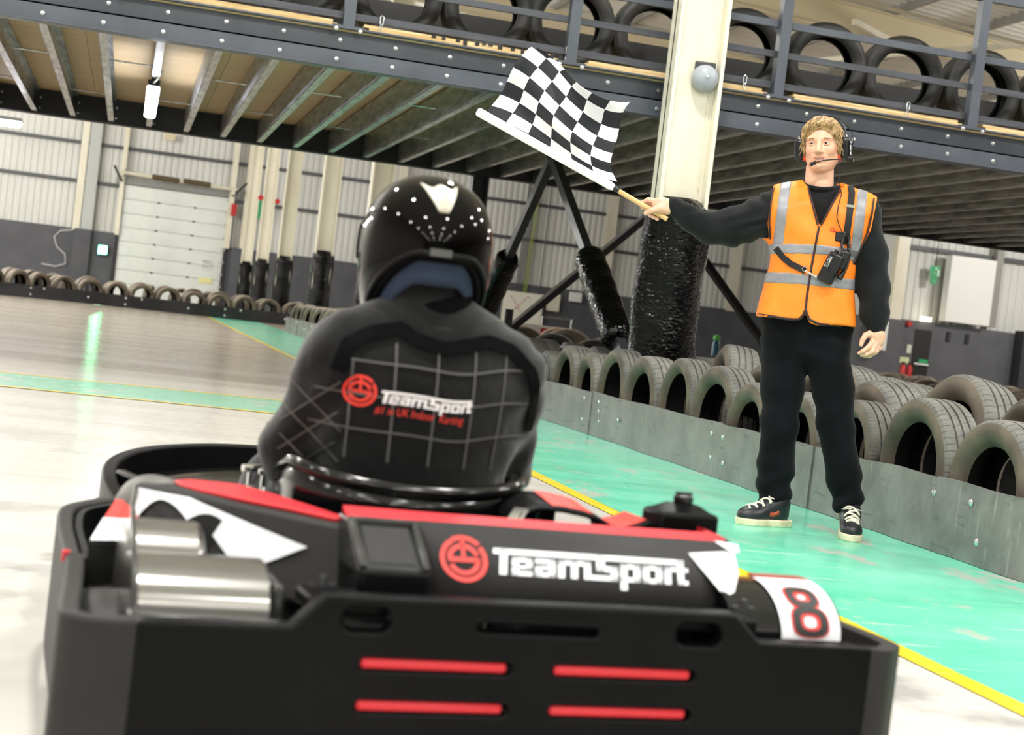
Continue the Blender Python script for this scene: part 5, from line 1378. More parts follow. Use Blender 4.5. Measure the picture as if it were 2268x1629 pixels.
def hand_l(X, Y, Z):      # hanging, slightly curled
    d = smin(s_cap(X, Y, Z, (.197, -.03, .94), (.203, -.036, .905), .026, .028), s_ell(X, Y, Z, (.204, -.038, .880), (.034, .023, .040)), .02)
    for p, r in (([(.188, -.052, .866), (.168, -.072, .834), (.150, -.076, .818), (.136, -.072, .808)], (.013, .0115, .0105, .009)),
                 ([(.202, -.048, .858), (.190, -.064, .820), (.168, -.066, .806), (.147, -.060, .800)], (.0135, .012, .0105, .009)),
                 ([(.214, -.038, .860), (.206, -.048, .822), (.184, -.050, .802), (.160, -.046, .796)], (.013, .0115, .010, .0085)),
                 ([(.225, -.026, .868), (.220, -.034, .838), (.204, -.036, .815), (.186, -.034, .806)], (.0115, .010, .009, .008)),
                 ([(.178, -.045, .900), (.154, -.062, .888), (.143, -.074, .866), (.139, -.080, .845)], (.018, .0145, .012, .0105))):
        d = smin(d, chain(X, Y, Z, p, [q * .93 for q in r], .004), .0045)
    return d
bmb = sdf_mb(body_sdf, (-.80, -.2, .06), (.3, .2, 1.68), .012)
for f, lo, hi in ((hand_r, (-.92, -.17, 1.26), (-.70, -.03, 1.42)), (hand_l, (.10, -.12, .77), (.26, .02, .98))):
    q = sdf_mb(f, lo, hi, .0032); bmb.add(q.v, q.f)
mp('body', bmb, M['skin'])

# ---- sweatshirt
def shirt_sdf(X, Y, Z):
    d = s_ell(X, Y, Z, (-.105, .01, 1.28), (.195, .118, .235))
    d = smin(d, s_ell(X, Y, Z, (-.10, .0, 1.03), (.178, .118, .2)), .08)
    d = smin(d, s_cap(X, Y, Z, (-.27, .01, 1.415), (.065, .01, 1.425), .078), .05)
    d = smin(d, s_cap(X, Y, Z, (-.20, .015, 1.47), (-.02, .015, 1.47), .055), .05)
    ra = chain(X, Y, Z, [(-.28, .005, 1.395), (-.48, -.01, 1.302), (-.575, -.02, 1.285), (-.665, -.06, 1.315), (-.742, -.088, 1.360)], [.098, .083, .066, .052, .038], .03)
    la = chain(X, Y, Z, [(.075, .02, 1.41), (.135, .02, 1.25), (.168, .015, 1.10), (.182, -.008, .985), (.19, -.02, .955)], [.078, .070, .064, .060, .048], .03)
    cu = np.minimum(s_cap(X, Y, Z, (-.705, -.078, 1.346), (-.744, -.09, 1.361), .044, .0395), s_cap(X, Y, Z, (.189, -.02, .972), (.197, -.029, .918), .043, .0385))
    d = smin(d, smin(ra, la, .02), .05); d = smin(d, cu, .012)
    arm = np.clip((-.30 - X) / .06, 0, 1) * np.clip((X + .72) / .06, 0, 1)
    s = X * .75 - Z * .35
    fold = .0075 * np.sin(68 * s + 5 * np.sin(26 * Z)) * arm * (.55 + .45 * np.sin(14 * X))
    arm2 = np.clip((X - .10) / .05, 0, 1) * np.clip((Z - .95) / .06, 0, 1)
    fold2 = .0016 * np.sin(48 * Z + 32 * X + 30 * Y) * arm2
    d = d + fold + fold2
    return smax(d, s_cap(X, Y, Z, (-.120, .0, 1.56), (-.125, -.0, 1.70), .062, .085) * -1, .012)
shm = sdf_mb(shirt_sdf, (-.80, -.18, .80), (.29, .18, 1.57), .0095)
mp('sweatshirt', shm, M['sweat'])
mp('neck_rib', MB().tube([(-.120 + .071 * math.cos(a), .0 + .070 * math.sin(a), 1.520 + .012 * math.sin(a) + .004 * math.cos(2 * a)) for a in np.linspace(0, 2 * math.pi, 28, endpoint=False)], .0085, 8, closed=True), M['sweat'])

# ---- trousers
def trouser_sdf(X, Y, Z):
    d = s_ell(X, Y, Z, (-.10, .01, .93), (.205, .125, .16))
    d = smin(d, s_ell(X, Y, Z, (-.10, .03, .82), (.19, .125, .13)), .05)
    ll = chain(X, Y, Z, [(-.188, .01, .80), (-.175, .0, .62), (-.168, -.005, .46), (-.162, .005, .26), (-.158, .01, .16), (-.150, .005, .10)], [.105, .092, .080, .079, .070, .064], .03)
    rl = chain(X, Y, Z, [(-.012, .01, .82), (.045, .0, .64), (.075, -.005, .48), (.135, .0, .27), (.16, .005, .18), (.172, .0, .125)], [.102, .088, .078, .073, .064, .056], .03)
    gap = np.minimum(ll, rl)
    d = smin(d, gap, .025)
    low = np.clip((.34 - Z) / .2, 0, 1)
    f = .009 * low * np.sin(62 * Z + 14 * X + 3 * np.sin(20 * X)) + .0035 * np.sin(48 * Z - 30 * X) * np.clip((Z - .30) / .2, 0, 1) * np.clip((.62 - Z) / .1, 0, 1)
    f2 = .003 * np.sin(70 * Z + 18 * np.abs(X + .1)) * np.clip((Z - .7) / .06, 0, 1) * np.clip((.86 - Z) / .05, 0, 1)
    return smax(d + f + f2, np.maximum(Z - 1.0, .068 + .10 * np.clip(-Y - .0, 0, .1) + .03 * np.clip((X - .05) / .1, 0, 1) - Z), .01)
mp('trousers', sdf_mb(trouser_sdf, (-.36, -.2, .03), (.30, .2, 1.02), .0095), M['jeans'])

# ---- shoes
M['shoe'] = mat('black_leather_trainer', '#16161a', .4, col2='#24242b', nscale=14, bump=.15, bscale=60, bdist=.002)
M['sole'] = mat('cream_rubber_sole', '#ddd2b4', .6, col2='#a89a78', nscale=14, lo=.5, hi=.75)
M['lace'] = mat('cream_laces', '#ded6c4', .75)
M['swoosh'] = mat('dark_orange_side_patch', '#a8442a', .5)
def shoe(x, y, rz, name):
    e = bpy.data.objects.new(name, MB().mesh('x')); 
    bpy.data.objects.remove(e)
    def up(X, Y, Z):   # local: toe towards -Y
        w = .044
        d = s_ell(X, Y, Z, (0, -.085, .045), (.047, .075, .042))
        d = smin(d, s_ell(X, Y, Z, (0, .04, .055), (.041, .075, .05)), .04)
        d = smin(d, s_cap(X, Y, Z, (0, -.05, .06), (0, .05, .115), .030, .042), .03)
        d = smin(d, s_ell(X, Y, Z, (0, .06, .105), (.04, .05, .04)), .03)
        return smax(d, .022 - Z, .004)
    def so(X, Y, Z):
        q = np.minimum(s_ell(X, Y, Z * 0 + 0, (0, -.08, 0), (.052, .088, 1)), s_ell(X, Y, Z * 0, (0, .05, 0), (.044, .09, 1)))
        q = smin(s_ell(X, Y, Z * 0, (0, -.075, 0), (.052, .09, 5)), s_ell(X, Y, Z * 0, (0, .05, 0), (.044, .088, 5)), .05)
        return smax(q, np.abs(Z - .017) - .0165, .004)
    u = mp('shoe', sdf_mb(up, (-.07, -.19, 0), (.07, .16, .18), .006), M['shoe'], loc=(x, y, 0), rot=(0, 0, rz))
    mp('sole', sdf_mb(so, (-.08, -.2, -.01), (.08, .17, .05), .006), M['sole'], u)
    ub = bvh_of(sdf_mb(up, (-.07, -.19, 0), (.07, .16, .18), .006))
    for k in range(7):
        t = k / 6; yy = -.105 + .105 * t; hw = .027 + .006 * t; zz = .06 + .07 * t
        pts = []
        for s in np.linspace(-1, 1, 7):
            h = ub.ray_cast(Vector((hw * s, yy + .012 * s * (1 if k % 2 else -1), .3)), Vector((0, 0, -1)))
            if h[0] is not None: pts.append(h[0] + Vector((0, -.003, .0035)))
        if len(pts) > 2: mp('lace', MB().tube(pts, .0052, 6), M['lace'], u)
    lp = [(.0, .02, .118), (.02, -.012, .13), (.04, -.006, .128), (.025, .012, .122), (-.02, -.01, .13), (-.042, -.004, .124), (-.02, .012, .12)]
    mp('lace', MB().tube(lp, .0035, 6), M['lace'], u)
    for s in (-1, 1):
        mp('side_patch', ribbon_mb([(s * .2, .03, .068), (s * .2, .0, .055), (s * .2, -.02, .06)], .02, ub, (-s, 0, 0), .0012, .001, sub=.008), M['swoosh'], u)
    return u
shoe(-.172, -.045, R(-50), 'shoe'); shoe(.188, -.075, R(4), 'shoe')

# ---- head
HC = Vector((-.132, -.012, 1.704)); HROT = Euler((R(4), R(-6.2), R(-9)))
def head_sdf(X, Y, Z):
    ax = np.abs(X)
    d = s_ell(X, Y, Z, (0, .018, .032), (.0755, .097, .088))
    d = smin(d, s_ell(X, Y, Z, (0, -.015, -.03), (.066, .074, .092)), .03)
    d = smin(d, s_cap(ax, Y, Z, (.048, .008, -.058), (.018, -.055, -.104), .024, .021), .03)
    d = smin(d, s_ell(X, Y, Z, (0, -.070, -.104), (.024, .021, .0195)), .02)
    d = smin(d, s_ell(ax, Y, Z, (.036, -.062, -.030), (.024, .021, .021)), .02)
    d = smin(d, s_cap(ax, Y, Z, (.0, -.084, .019), (.045, -.068, .021), .0095, .009), .014)
    d = smax(d, -s_ell(ax, Y, Z, (.032, -.098, -.001), (.019, .020, .0115)), .012)
    d = smin(d, chain(X, Y, Z, [(0, -.088, .008), (0, -.101, -.018), (0, -.110, -.034)], [.0075, .0095, .0115], .005), .011)
    d = smin(d, s_ell(ax, Y, Z, (.0135, -.096, -.039), (.0085, .011, .0078)), .007)
    d = smin(d, s_ell(X, Y, Z, (0, -.081, -.066), (.033, .014, .019)), .012)
    d = smax(d, -s_ell(X, Y, Z - 2.2 * X * X * 5, (0, -.097, -.0712), (.0275, .016, .0062)), .004)   # open smiling mouth
    d = smax(d, -s_cap(ax, Y, Z, (.024, -.098, -.045), (.039, -.084, -.066), .003), .008)
    d = smin(d, s_ell(ax, Y, Z, (.077, .012, -.012), (.008, .018, .03)), .006)
    d = smin(d, s_cap(X, Y, Z, (0, .018, -.06), (.0, .016, -.105), .046, .044), .03)
    return d
def hp(name, mb, m, **kw):
    kw.setdefault('smooth', 180); return obj(name, mb, m, MP, loc=HC, rot=HROT, **kw)
hp('head', sdf_mb(head_sdf, (-.1, -.14, -.16), (.1, .14, .14), .0042), M['face'])
M['eyewhite'] = mat('eye_white', '#e8e2dc', .2); M['iris'] = mat('blue_grey_iris', '#4a5a66', .2); M['pupil'] = mat('pupil', '#060606', .1)
def sphere(mb, c, r, n=14, sx=1, sz=1):
    return mb.grid(lambda u, v: (c[0] + sx * r * math.sin(math.pi * v) * math.cos(2 * math.pi * u), c[1] + r * math.sin(math.pi * v) * math.sin(2 * math.pi * u), c[2] + sz * r * math.cos(math.pi * v)), n, n, wrap=True)
for s in (-1, 1):
    ec = (s * .0315, -.0715, -.0015)
    e = hp('eye', sphere(MB(), ec, .0122), M['eyewhite'])
    hp('iris', MB().lathe([(0, -.0004), (.0056, 0), (.0058, .001)], (ec[0] - .0015, ec[1] - .0118, ec[2] - .0002), 'Y', 14), M['iris'])
    hp('pupil', MB().lathe([(0, -.0004), (.0026, 0), (.0027, .001)], (ec[0] - .0015, ec[1] - .0123, ec[2] - .0002), 'Y', 12), M['pupil'])
    up = [(ec[0] + .0145 * q, ec[1] - .0118 * math.sqrt(max(0, 1 - (q * .95) ** 2)) - .0015, ec[2] + .0036 + .0036 * (1 - q * q)) for q in np.linspace(-1, 1, 9)]
    hp('eyelid', MB().tube(up, [.0016, .0026, .003, .0033, .0034, .0033, .003, .0026, .0016], 7), M['face'])
    lo = [(ec[0] + .0138 * q, ec[1] - .0116 * math.sqrt(max(0, 1 - (q * .95) ** 2)) - .001, ec[2] - .0060 + .0014 * q * q) for q in np.linspace(-1, 1, 9)]
    hp('eyelid', MB().tube(lo, [.0012, .0019, .0024, .0026, .0026, .0026, .0024, .0019, .0012], 7), M['face'])
    br = [(s * q, -.083 + .9 * (q - .03) ** 2 * 8, .0172 + .0035 * math.sin((q - .012) / .034 * 3.14)) for q in np.linspace(.012, .048, 8)]
    hp('eyebrow', MB().tube([(x, y - .0045, z) for x, y, z in br], [.0016, .0025, .003, .003, .0028, .0024, .0018, .001], 6), mat('fair_brown_brow', '#9c7044', .8) if 'fair_brown_brow' not in bpy.data.materials else bpy.data.materials['fair_brown_brow'])
M['lip'] = mat('lip_skin', '#cf8878', .4)
def mz_(x): return -.0705 + 11 * x * x
hp('lip', MB().tube([(x, -.0945 + 8.5 * x * x, mz_(x) + .0052 * (1 - (x / .03) ** 2) + .0008) for x in np.linspace(-.0275, .0275, 11)], [.001, .0016, .002, .0023, .0024, .0022, .0024, .0023, .002, .0016, .001], 7), M['lip'])
hp('lip', MB().tube([(x, -.0935 + 8.5 * x * x, mz_(x) - .0078 * (1 - (x / .029) ** 2)) for x in np.linspace(-.026, .026, 11)], [.001, .0018, .0026, .0031, .0033, .0034, .0033, .0031, .0026, .0018, .001], 7), M['lip'])
hp('teeth', MB().grid(lambda u, v: (-.021 + .042 * u, -.0865 + 8.5 * (-.021 + .042 * u) ** 2, mz_(-.021 + .042 * u) + .004 - .0080 * v), 12, 3), mat('teeth', '#e9e2d2', .3), solid=.002)

# ---- hair
def hair_mat():
    t = NT('dark_blond_hair'); v = t.coords('Object', (90, 60, 14)); v2 = t.coords('Object', (30, 30, 10))
    a = t.mix(t.ramp(t.noise(v, 1, 4), .35, .66), lin('#cfae7e'), lin('#6f5332')); a = t.mix(t.ramp(t.noise(v2, 1, 3), .45, .75), a, lin('#a5824f'))
    t.l(a, t.b.inputs['Base Color']); t.b.inputs['Roughness'].default_value = .42; t.bump(t.noise(v, 1, 4), .9, .006); return t.m
M['hair'] = hair_mat()
def hair_sdf(X, Y, Z):
    st = .0020 * np.sin(170 * X + 60 * Y + 9 * np.sin(30 * Z)) + .0014 * np.sin(310 * X - 90 * Z + 40 * Y)
    d = s_ell(X, Y, Z, (0, .022, .038), (.084, .108, .088))
    side = np.minimum(s_ell(np.abs(X), Y, Z, (.075, .004, .0), (.0125, .038, .058)), s_ell(X, Y, Z, (0, .085, -.03), (.07, .042, .08)))
    d = smin(d, side, .02)
    # fringe: locks combed from the crown to the image left, ending low over the temple
    for x0, z0, x1, z1, r in ((-.02, .098, -.062, .064, .019), (.005, .097, -.045, .072, .018), (.025, .096, -.022, .081, .017), (.045, .088, .008, .084, .015), (.06, .075, .035, .082, .013), (-.05, .085, -.074, .038, .015), (.064, .065, .070, .028, .013)):
        y0 = -.045; y1 = -.083 + 4.0 * x1 * x1 + .0
        d = smin(d, s_cap(X, Y, Z, (x0, y0, z0), (x1, y1 + .004, z1), r, r * .55), .012)
    d = d + st
    cut = s_ell(X, Y, Z, (.006, -.118, .0), (.068, .085, .070))
    d = smax(d, -cut, .006)
    return smax(d, -s_ell(X, Y, Z, (0, -.02, -.09), (.066, .09, .075)), .008)
hmb = sdf_mb(hair_sdf, (-.115, -.13, -.12), (.115, .15, .155), .0042); hp('hair', hmb, M['hair'])
hs = MB(); hbv = bvh_of(hmb)
for k in range(330):
    th, ph = RND.uniform(-1.9, 1.9), RND.uniform(-1.0, 1.25)
    o3 = Vector((.16 * math.sin(th) * math.cos(ph), .02 - .16 * math.cos(th) * math.cos(ph), .03 + .16 * math.sin(ph)))
    h = hbv.ray_cast(o3, (Vector((0, .02, .03)) - o3).normalized())
    if h[0] is None: continue
    p = h[0]
    if p.z < .055 and p.y < -.05 and abs(p.x) < .066: continue
    L = [p]; 
    for q in range(7):
        side_ = min(1, max(0, (abs(p.x) - .05) / .025))
        dr_ = Vector((-.85, -.45, -.25)) * (1 - side_) + Vector((.12 * (1 if p.x > 0 else -1), -.25, -1)) * side_
        if p.x > .03 and p.z > .06: dr_ = Vector((.5, -.4, -.5))
        dr_ += Vector((RND.uniform(-.25, .25), RND.uniform(-.2, .2), RND.uniform(-.2, .2)))
        p2 = p + dr_.normalized() * .0085; nr = hbv.find_nearest(p2)
        if nr[0] is None: break
        p = nr[0]; L.append(p + nr[1] * (.0012 + .0016 * (q > 4) * RND.random()))
    if L[-1].z < .05 and L[-1].y < -.055 and abs(L[-1].x) < .06: L = L[:4]
    if len(L) > 2: hs.tube(L, [.0009] + [.0017] * (len(L) - 2) + [.0004], 4)
for s in (-1, 1):
    for k in range(18):
        y = RND.uniform(-.035, .03); p0 = Vector((s * .078, y, RND.uniform(-.01, .05)))
        hs.tube([p0, p0 + Vector((s * .012, RND.uniform(-.01, .01), -.025)), p0 + Vector((s * RND.uniform(.008, .03), RND.uniform(-.015, .015), -.05))], [.0022, .0016, .0005], 4)
for k in range(26):
    x = RND.uniform(-.062, .06); z0 = .085 - 4.5 * x * x + RND.uniform(-.004, .006)
    hs.tube([(x + .012, -.066, z0 + .018), (x, -.083 + 3.5 * x * x, z0), (x - RND.uniform(.004, .02), -.086 + 4.5 * x * x, z0 - RND.uniform(.008, .02))], [.0022, .0016, .0004], 4)
o_ = hp('hair_strands', hs, M['hair']); o_['kind'] = 'stuff'

# ---- high visibility vest
zt_ = np.array([.90, .95, 1.05, 1.2, 1.3, 1.40, 1.50, 1.56]); hw_ = np.array([.222, .214, .198, .186, .206, .232, .236, .236]); cs_ = np.array([-.11, -.11, -.11, -.112, -.112, -.104, -.098, -.098])
dp_ = np.array([.160, .155, .148, .142, .138, .132, .118, .10])
ARM_R = [(-.28, .005, 1.395), (-.48, -.01, 1.302)]
def vest_core(X, Y, Z, off=0.0):
    hw = np.interp(Z, zt_, hw_) + off; c = np.interp(Z, zt_, cs_); dp = np.interp(Z, zt_, dp_) + off
    rip = .0045 * np.sin(34 * X + 9 * Z) * np.clip((1.2 - Z) / .2, 0, 1) + .003 * np.sin(40 * Z + 22 * X) * np.clip((Z - 1.0) / .2, 0, 1)
    n = np.interp(Z, [1.1, 1.3, 1.42], [2.6, 3.2, 4.5])
    q = (np.abs((X - c) / hw) ** n + np.abs((Y - .008) / dp) ** n) ** (1 / n)
    return (q - 1) * np.minimum(hw, dp) + rip
def vest_sdf(X, Y, Z, off=0.0):
    d = vest_core(X, Y, Z, off)
    top = Z - (1.548 - .30 * np.maximum(np.abs(X + .105) - .06, 0)) - off + 1.2 * np.maximum(np.abs(Y - .02) - .045, 0)
    d = smax(d, top * .8, .012)
    left = np.interp(Z, [1.22, 1.27, 1.33, 1.5], [-.6, -.312, -.324, -.322]); right = np.interp(Z, [1.17, 1.19, 1.24, 1.35, 1.49], [.4, .062, .084, .122, .132])
    d = smin(d, shirt_sdf(X, Y, Z) - .010 - off, .012)
    d = np.maximum(d, np.maximum(np.where(Z > 1.22, left - X, -1), np.where(Z > 1.17, X - right, -1)))
    d = np.maximum(d, np.where(Z < 1.22, np.maximum(vest_core(X, Y, Z, off), -9), -1))
    hem = .918 + .0 * X + .030 * np.exp(-((X + .112) / .014) ** 2) * (Y < 0) - .012 * np.exp(-((X + .05) / .05) ** 2)
    return smax(d, hem - Z, .004)
def vcut(X, Y, Z):
    vx = np.abs(X - (-.098 - .01 * (Z - 1.33))) - np.clip((Z - 1.335) / .205, 0, 1.2) * .078
    v = np.maximum(vx, np.maximum(Y - .0, 1.33 - Z))
    nk = s_cap(X, Y, Z, (-.115, .015, 1.46), (-.125, .01, 1.66), .080, .088)
    return np.minimum(v, nk)
def vest_f(X, Y, Z): return np.maximum(vest_sdf(X, Y, Z), -vcut(X, Y, Z))
vlo, vhi = (-.36, -.19, .88), (.16, .20, 1.60)
vm = sdf_mb(vest_f, vlo, vhi, .007); vest = mp('high_visibility_vest', vm, M['hivis'])
vb = bvh_of(vm)
def band(f, name):
    def g(X, Y, Z): return np.maximum(np.maximum(vest_sdf(X, Y, Z, .0022), -vcut(X, Y, Z)), f(X, Y, Z))
    mp(name, sdf_mb(g, vlo, vhi, .006), M['reflect'], vest)
band(lambda X, Y, Z: np.abs(Z - (1.233 + .04 * (X + .11) * (X < -.11) * 2)) - .0225, 'reflective_band')
band(lambda X, Y, Z: np.abs(Z - (1.098 + .02 * (X + .11))) - .0245, 'reflective_band')
band(lambda X, Y, Z: np.maximum(np.abs(X - (-.267 + .0 * Z)) - .0235, 1.24 - Z), 'shoulder_band')
band(lambda X, Y, Z: np.maximum(np.abs(X - (.066 + .02 * (1.35 - Z) * 0)) - .0235, 1.2 - Z), 'shoulder_band')
def on_vest(pts, w, name, m, off=.003, th=.003, parent=None, src=None):
    return mp(name, ribbon_mb([(x, -.3, z) for x, z in pts], w, src or vb, (0, 1, 0), off, th, sub=.01), m, parent or vest)
for s in (-1, 1):
    on_vest([(-.1 + s * (.006 + .078 * t), 1.34 + .205 * t) for t in np.linspace(0, .97, 12)], .009, 'edge_piping', M['piping'])
on_vest([(-.1, 1.335), (-.106, 1.25), (-.112, 1.14), (-.115, 1.03), (-.113, .95)], .009, 'edge_piping', M['piping'])
on_vest([(-.322, .925), (-.24, .922), (-.17, .917), (-.135, .924), (-.12, .945), (-.113, .972), (-.106, .948), (-.09, .926), (-.05, .912), (.02, .914), (.095, .918)], .011, 'edge_piping', M['piping'])
on_vest([(-.318, 1.498), (-.320, 1.42), (-.318, 1.34), (-.306, 1.262)], .008, 'edge_piping', M['piping'])
on_vest([(.118, 1.488), (.117, 1.42), (.108, 1.33), (.083, 1.24), (.064, 1.19)], .008, 'edge_piping', M['piping'])
on_vest([(-.035, 1.322), (.01, 1.312)], .006, 'chest_emblem_bar', mat('red_vest_print', '#c23b12', .6))
rg = MB(); ring(rg, 0, 0, .006, .010, 0, 360, 16)
mp('chest_emblem', drape(map_mb(rg, lambda x, y, z: (-.043 + x, -.3, 1.326 + y)), vb, lambda p: p, (0, 1, 0), .003), bpy.data.materials['red_vest_print'], vest, smooth=None)

# ---- radio, harness strap, cable
M['webbing'] = mat('black_webbing', '#0c0c0e', .7)
RD = P_('two_way_radio', 'black two way radio on a harness strap across the orange vest', 'radio')
def rp(name, mb, m, parent=None, **kw):
    kw.setdefault('smooth', 60); return obj(name, mb, m, parent or RD, **kw)
rp('strap', ribbon_mb([(x, -.3, z) for x, z in ((.012, 1.535), (.021, 1.50), (.022, 1.439), (.021, 1.318), (.024, 1.27))], .028, vb, (0, 1, 0), .006, .002, sub=.01), M['webbing'])
rp('strap_buckle', ribbon_mb([(.022, -.3, 1.443), (.022, -.3, 1.431)], .036, vb, (0, 1, 0), .009, .002, sub=.006), M['chrome'])
rp('waist_strap', ribbon_mb([(x, -.3, z) for x, z in ((-.276, 1.222), (-.24, 1.185), (-.203, 1.160), (-.136, 1.135))], .026, vb, (0, 1, 0), .006, .002, sub=.01), M['webbing'])
def vp(x, z, off=.01):
    h = vb.ray_cast(Vector((x, -.6, z)), Vector((0, 1, 0))); return (h[0] if h[0] is not None else Vector((x, -.12, z))) + Vector((0, -off, 0))
rp('swivel_clip', MB().tube([vp(-.136, 1.135, .012), vp(-.12, 1.127, .014), vp(-.1, 1.12, .014), vp(-.074, 1.11, .014)], .004, 6).tube([vp(-.14, 1.142, .012) + Vector((.01 * math.cos(a), 0, .01 * math.sin(a))) for a in np.linspace(0, 6.28, 12, endpoint=False)], .0025, 5, closed=True), M['chrome'])
rot = Euler((R(0), R(21), R(-14))).to_matrix()
rc_ = vp(-.028, 1.158, .03)
rp('radio_body', MB().box(rc_, (.068, .045, .135), rot), mat('black_radio_case', '#0b0b0d', .35), bevel=.009)
rp('radio_panel', MB().box(rc_ + rot @ Vector((-.018, -.0235, .02)), (.018, .004, .05), rot), M['chrome'], bevel=.002)
rp('radio_knob', MB().tube([rc_ + rot @ Vector((-.012, 0, .066)), rc_ + rot @ Vector((-.012, 0, .08))], .010, 10).tube([rc_ + rot @ Vector((.012, 0, .066)), rc_ + rot @ Vector((.012, 0, .076))], .008, 10), M['black'])
rp('antenna', MB().tube([rc_ + rot @ Vector((.026, .005, .066)), vp(.004, 1.27, .02), vp(.014, 1.312, .018)], [.007, .0065, .005], 8), M['black'])
rp('speaker_microphone', MB().box(vp(.018, 1.20, .035), (.045, .028, .085), Euler((0, R(18), 0)).to_matrix()), M['black'], bevel=.01)
cpts = [(.030, 1.302), (.036, 1.268), (.040, 1.235), (.041, 1.205), (.036, 1.172), (.027, 1.148)]
cc = MB(); hel = []
atp, Lc = sub([(x, z) for x, z in cpts])
for i in range(260):
    s_ = Lc * i / 259; p = atp(s_); b_ = vp(p.x, p.y, .022); a = i * .62
    hel.append(b_ + Vector((.0075 * math.cos(a), -.0075 * math.sin(a), 0)))
rp('coiled_cord', cc.tube(hel, .0024, 5), M['black'])
rp('cord_plug', MB().tube([vp(.027, 1.15, .024), vp(.012, 1.118, .024)], [.010, .014], 10), M['black'])
rp('loop_cord', MB().tube([vp(-.036, 1.215, .06), vp(-.05, 1.19, .062), vp(-.05, 1.16, .062), vp(-.03, 1.135, .06), vp(.0, 1.128, .058), vp(.02, 1.14, .04)], .0022, 5), M['black'])
rp('chest_clip', MB().box(vp(-.004, 1.30, .006), (.045, .006, .042)), M['black'], bevel=.003)
rp('chrome_ring', MB().tube([vp(.008, 1.232, .03), vp(.012, 1.25, .03), vp(.012, 1.262, .028), vp(.016, 1.24, .03)], .0028, 5), M['chrome'])
rp('headset_cable', MB().tube([HC + Vector((.088, .01, -.10)), HC + Vector((.09, .0, -.16)), vp(-.022, 1.49, .012), vp(-.03, 1.43, .01), vp(-.03, 1.38, .01), vp(-.018, 1.35, .012), vp(.002, 1.315, .014)], .0022, 5), mat('dark_red_black_cable', '#1a0c0c', .5))

# ---- headset
HS = P_('headset', 'black headset with boom microphone and orange pads on the marshal head', 'headset')
def hsx(name, mb, m, **kw):
    kw.setdefault('smooth', 70); return obj(name, mb, m, HS, loc=HC, rot=HROT, **kw)
M['cup'] = mat('glossy_black_ear_cup', '#0d0d10', .25)
for s in (-1, 1):
    cx = s * .099; cy, cz = .016, -.018
    hsx('ear_cup', sdf_mb(lambda X, Y, Z: s_box(X, Y, Z, (cx, cy, cz), (.024, .036, .050), .02), (cx - .045, cy - .06, cz - .075), (cx + .045, cy + .06, cz + .075), .006), M['cup'], smooth=180)
    hsx('ear_pad', sdf_mb(lambda X, Y, Z: s_box(X, Y, Z, (s * .076, cy, cz - .004), (.008, .032, .05), .008), (s * .076 - .03, cy - .05, cz - .07), (s * .076 + .03, cy + .05, cz + .07), .006), mat('orange_ear_pad', '#d8431c', .5) if s < 0 else bpy.data.materials['orange_ear_pad'], smooth=180)
bp = [(.101 * math.sin(a), .020 + .030 * math.cos(a), .034 + .098 * math.cos(a)) for a in np.linspace(-1.62, 1.62, 26)]
def bandsec(u, v):
    i = u * 25; k = min(int(i), 24); p = Vector(bp[k]).lerp(Vector(bp[k + 1]), i - k); a = 2 * math.pi * v
    return tuple(p + Vector((p.x, 0, p.z - .034)).normalized() * .0032 * math.sin(a) + Vector((0, 1, 0)) * .009 * math.cos(a))
hsx('headband', MB().grid(bandsec, 60, 10), M['cup'])
for s in (-1, 1):
    hsx('yoke', MB().tube([(s * .101, .03, .04), (s * .112, .03, .02), (s * .116, .03, -.0)], .0035, 6).tube([(s * .101, .012, .04), (s * .112, .004, .02), (s * .116, .0, -.0)], .0035, 6), M['chrome'])
hsx('boom', MB().tube([(.112, -.015, -.062), (.09, -.055, -.072), (.06, -.088, -.074), (.02, -.108, -.078), (-.012, -.116, -.088)], .0026, 7), M['black'])
hsx('microphone', sphere(sphere(MB(), (-.014, -.117, -.089), .0088), (-.027, -.118, -.093), .0092), M['black'])
hsx('boom_pivot', MB().lathe([(0, -.012), (.012, -.012), (.012, .012), (0, .012)], (.118, -.006, -.066), 'X', 12).box((.128, .0, -.075), (.014, .012, .02)), M['black'])
hsx('cup_label', MB().box((.1235, -.0, -.018), (.003, .016, .022)).box((.1235, -.0, -.044), (.003, .012, .014)), mat('pale_cup_label', '#c9c9c9', .5))
hsx('headset_wire', MB().tube([(.07, .03, .118), (.10, .03, .09), (.125, .03, .05), (.132, .03, .01), (.122, .03, -.02)], .002, 5), M['black'])

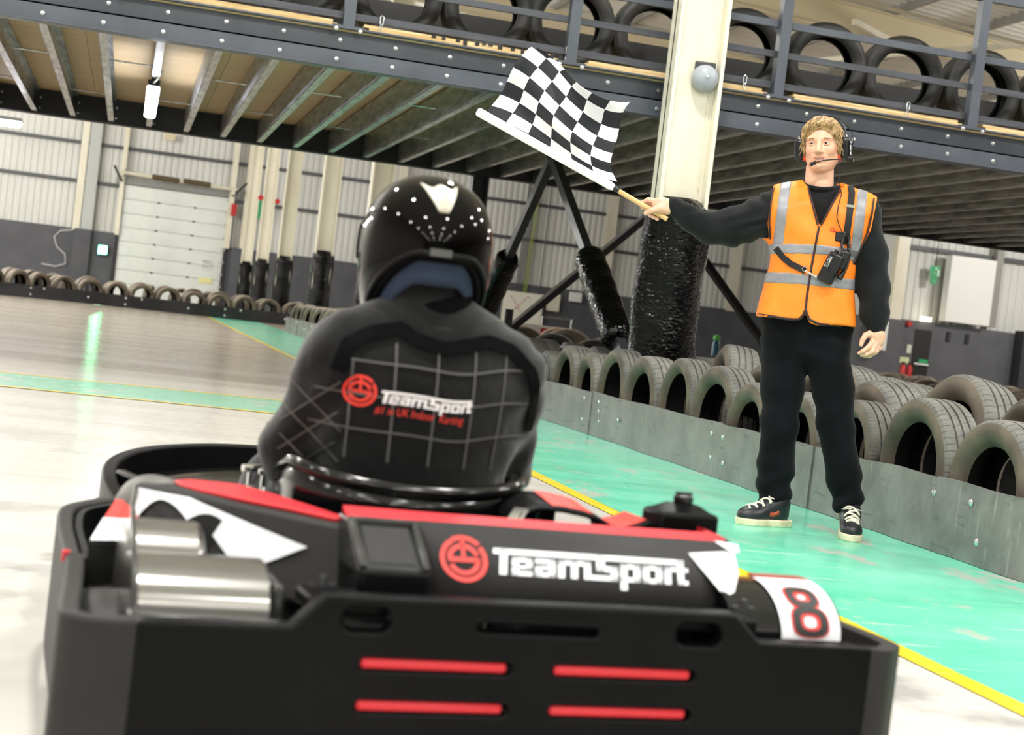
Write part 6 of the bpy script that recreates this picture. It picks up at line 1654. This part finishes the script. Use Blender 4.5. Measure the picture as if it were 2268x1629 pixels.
# ------------------------------------------------------------------ flag
FG = P_('chequered_flag', 'black and white chequered flag waved on a wooden stick', 'flag')
CO = [[-1.3044, .0396, .2064, .0121, -.0354, .0094, -.0058, .0148, .0091, .0005], [1.7241, .1535, -.1567, .0138, -.0024, .0063, -.0006, .0119, .0097, .029]]
def flag_pt(r, c):
    a, b = (r - 4) / 3, (c - 2.5) / 2.5
    B = [1, a, b, a * a, a * b, b * b, a ** 3, a * a * b, a * b * b, b ** 3]
    x = sum(p * q for p, q in zip(CO[0], B)); z = sum(p * q for p, q in zip(CO[1], B))
    if r > 6.3: z -= .035 * (r - 6.3) ** 1.5 * (1.3 - .12 * c); x += .012 * (r - 6.3)
    k = max(0, r - 4.6) * max(0, 1.0 - abs(c - 2.8) / 1.7)
    z -= .005 * k; 
    y = -.11 + (.05 * math.sin(1.15 * r + .55 * c - .6) + .03 * math.sin(1.6 * c + .3)) * min(1, (r - .5) / 2.5 + .02)
    return Vector((x, y, z))
cm = MB(); S_ = 5; NR, NC = 7, 6
def add_cell(mb, r0, c0):
    v = [tuple(flag_pt(r0 + i / S_, c0 + j / S_)) for i in range(S_ + 1) for j in range(S_ + 1)]
    mb.add(v, [(i * (S_ + 1) + j, (i + 1) * (S_ + 1) + j, (i + 1) * (S_ + 1) + j + 1, i * (S_ + 1) + j + 1) for i in range(S_) for j in range(S_)])
M['fwhite'] = mat('white_flag_cloth', '#f0eef2', .7); M['fblack'] = mat('black_flag_cloth', '#17191f', .7)
mbs = [MB(), MB()]
nv = (NR * 4 + 1, NC * 4 + 1)
v = [tuple(flag_pt(.5 + i / 4, -.5 + j / 4)) for i in range(nv[0]) for j in range(nv[1])]
whole = MB(); whole.v = v
for i in range(nv[0] - 1):
    for j in range(nv[1] - 1):
        whole.f.append((i * nv[1] + j, (i + 1) * nv[1] + j, (i + 1) * nv[1] + j + 1, i * nv[1] + j + 1)); whole.mi.append(1 if ((i // 4 + 1) + (j // 4)) % 2 == 1 else 0)
obj('cloth', whole, [M['fwhite'], M['fblack']], FG, smooth=180, solid=.0015)
A_, B_ = Vector((-1.678, -.11, 1.697)), Vector((-1.015, -.11, 1.414))
dv = (B_ - A_).normalized()
obj('sleeve', MB().tube([A_, A_ + dv * .01, A_ + dv * .3, B_ - dv * .02, B_], [.017, .0205, .0205, .019, .0135], 14), M['fwhite'], FG, smooth=60)
E_ = Vector((-.762, -.11, 1.299))
obj('stick', MB().tube([B_ - dv * .1, Vector((-.9, -.108, 1.36)), E_], .0112, 14), mat('pale_wooden_stick', '#d9b67c', .5, col2='#c79f63', nscale=12), FG, smooth=50)
obj('tape', MB().tube([B_ + dv * .0, B_ + dv * .026], .0135, 14), M['black'], FG, smooth=50)
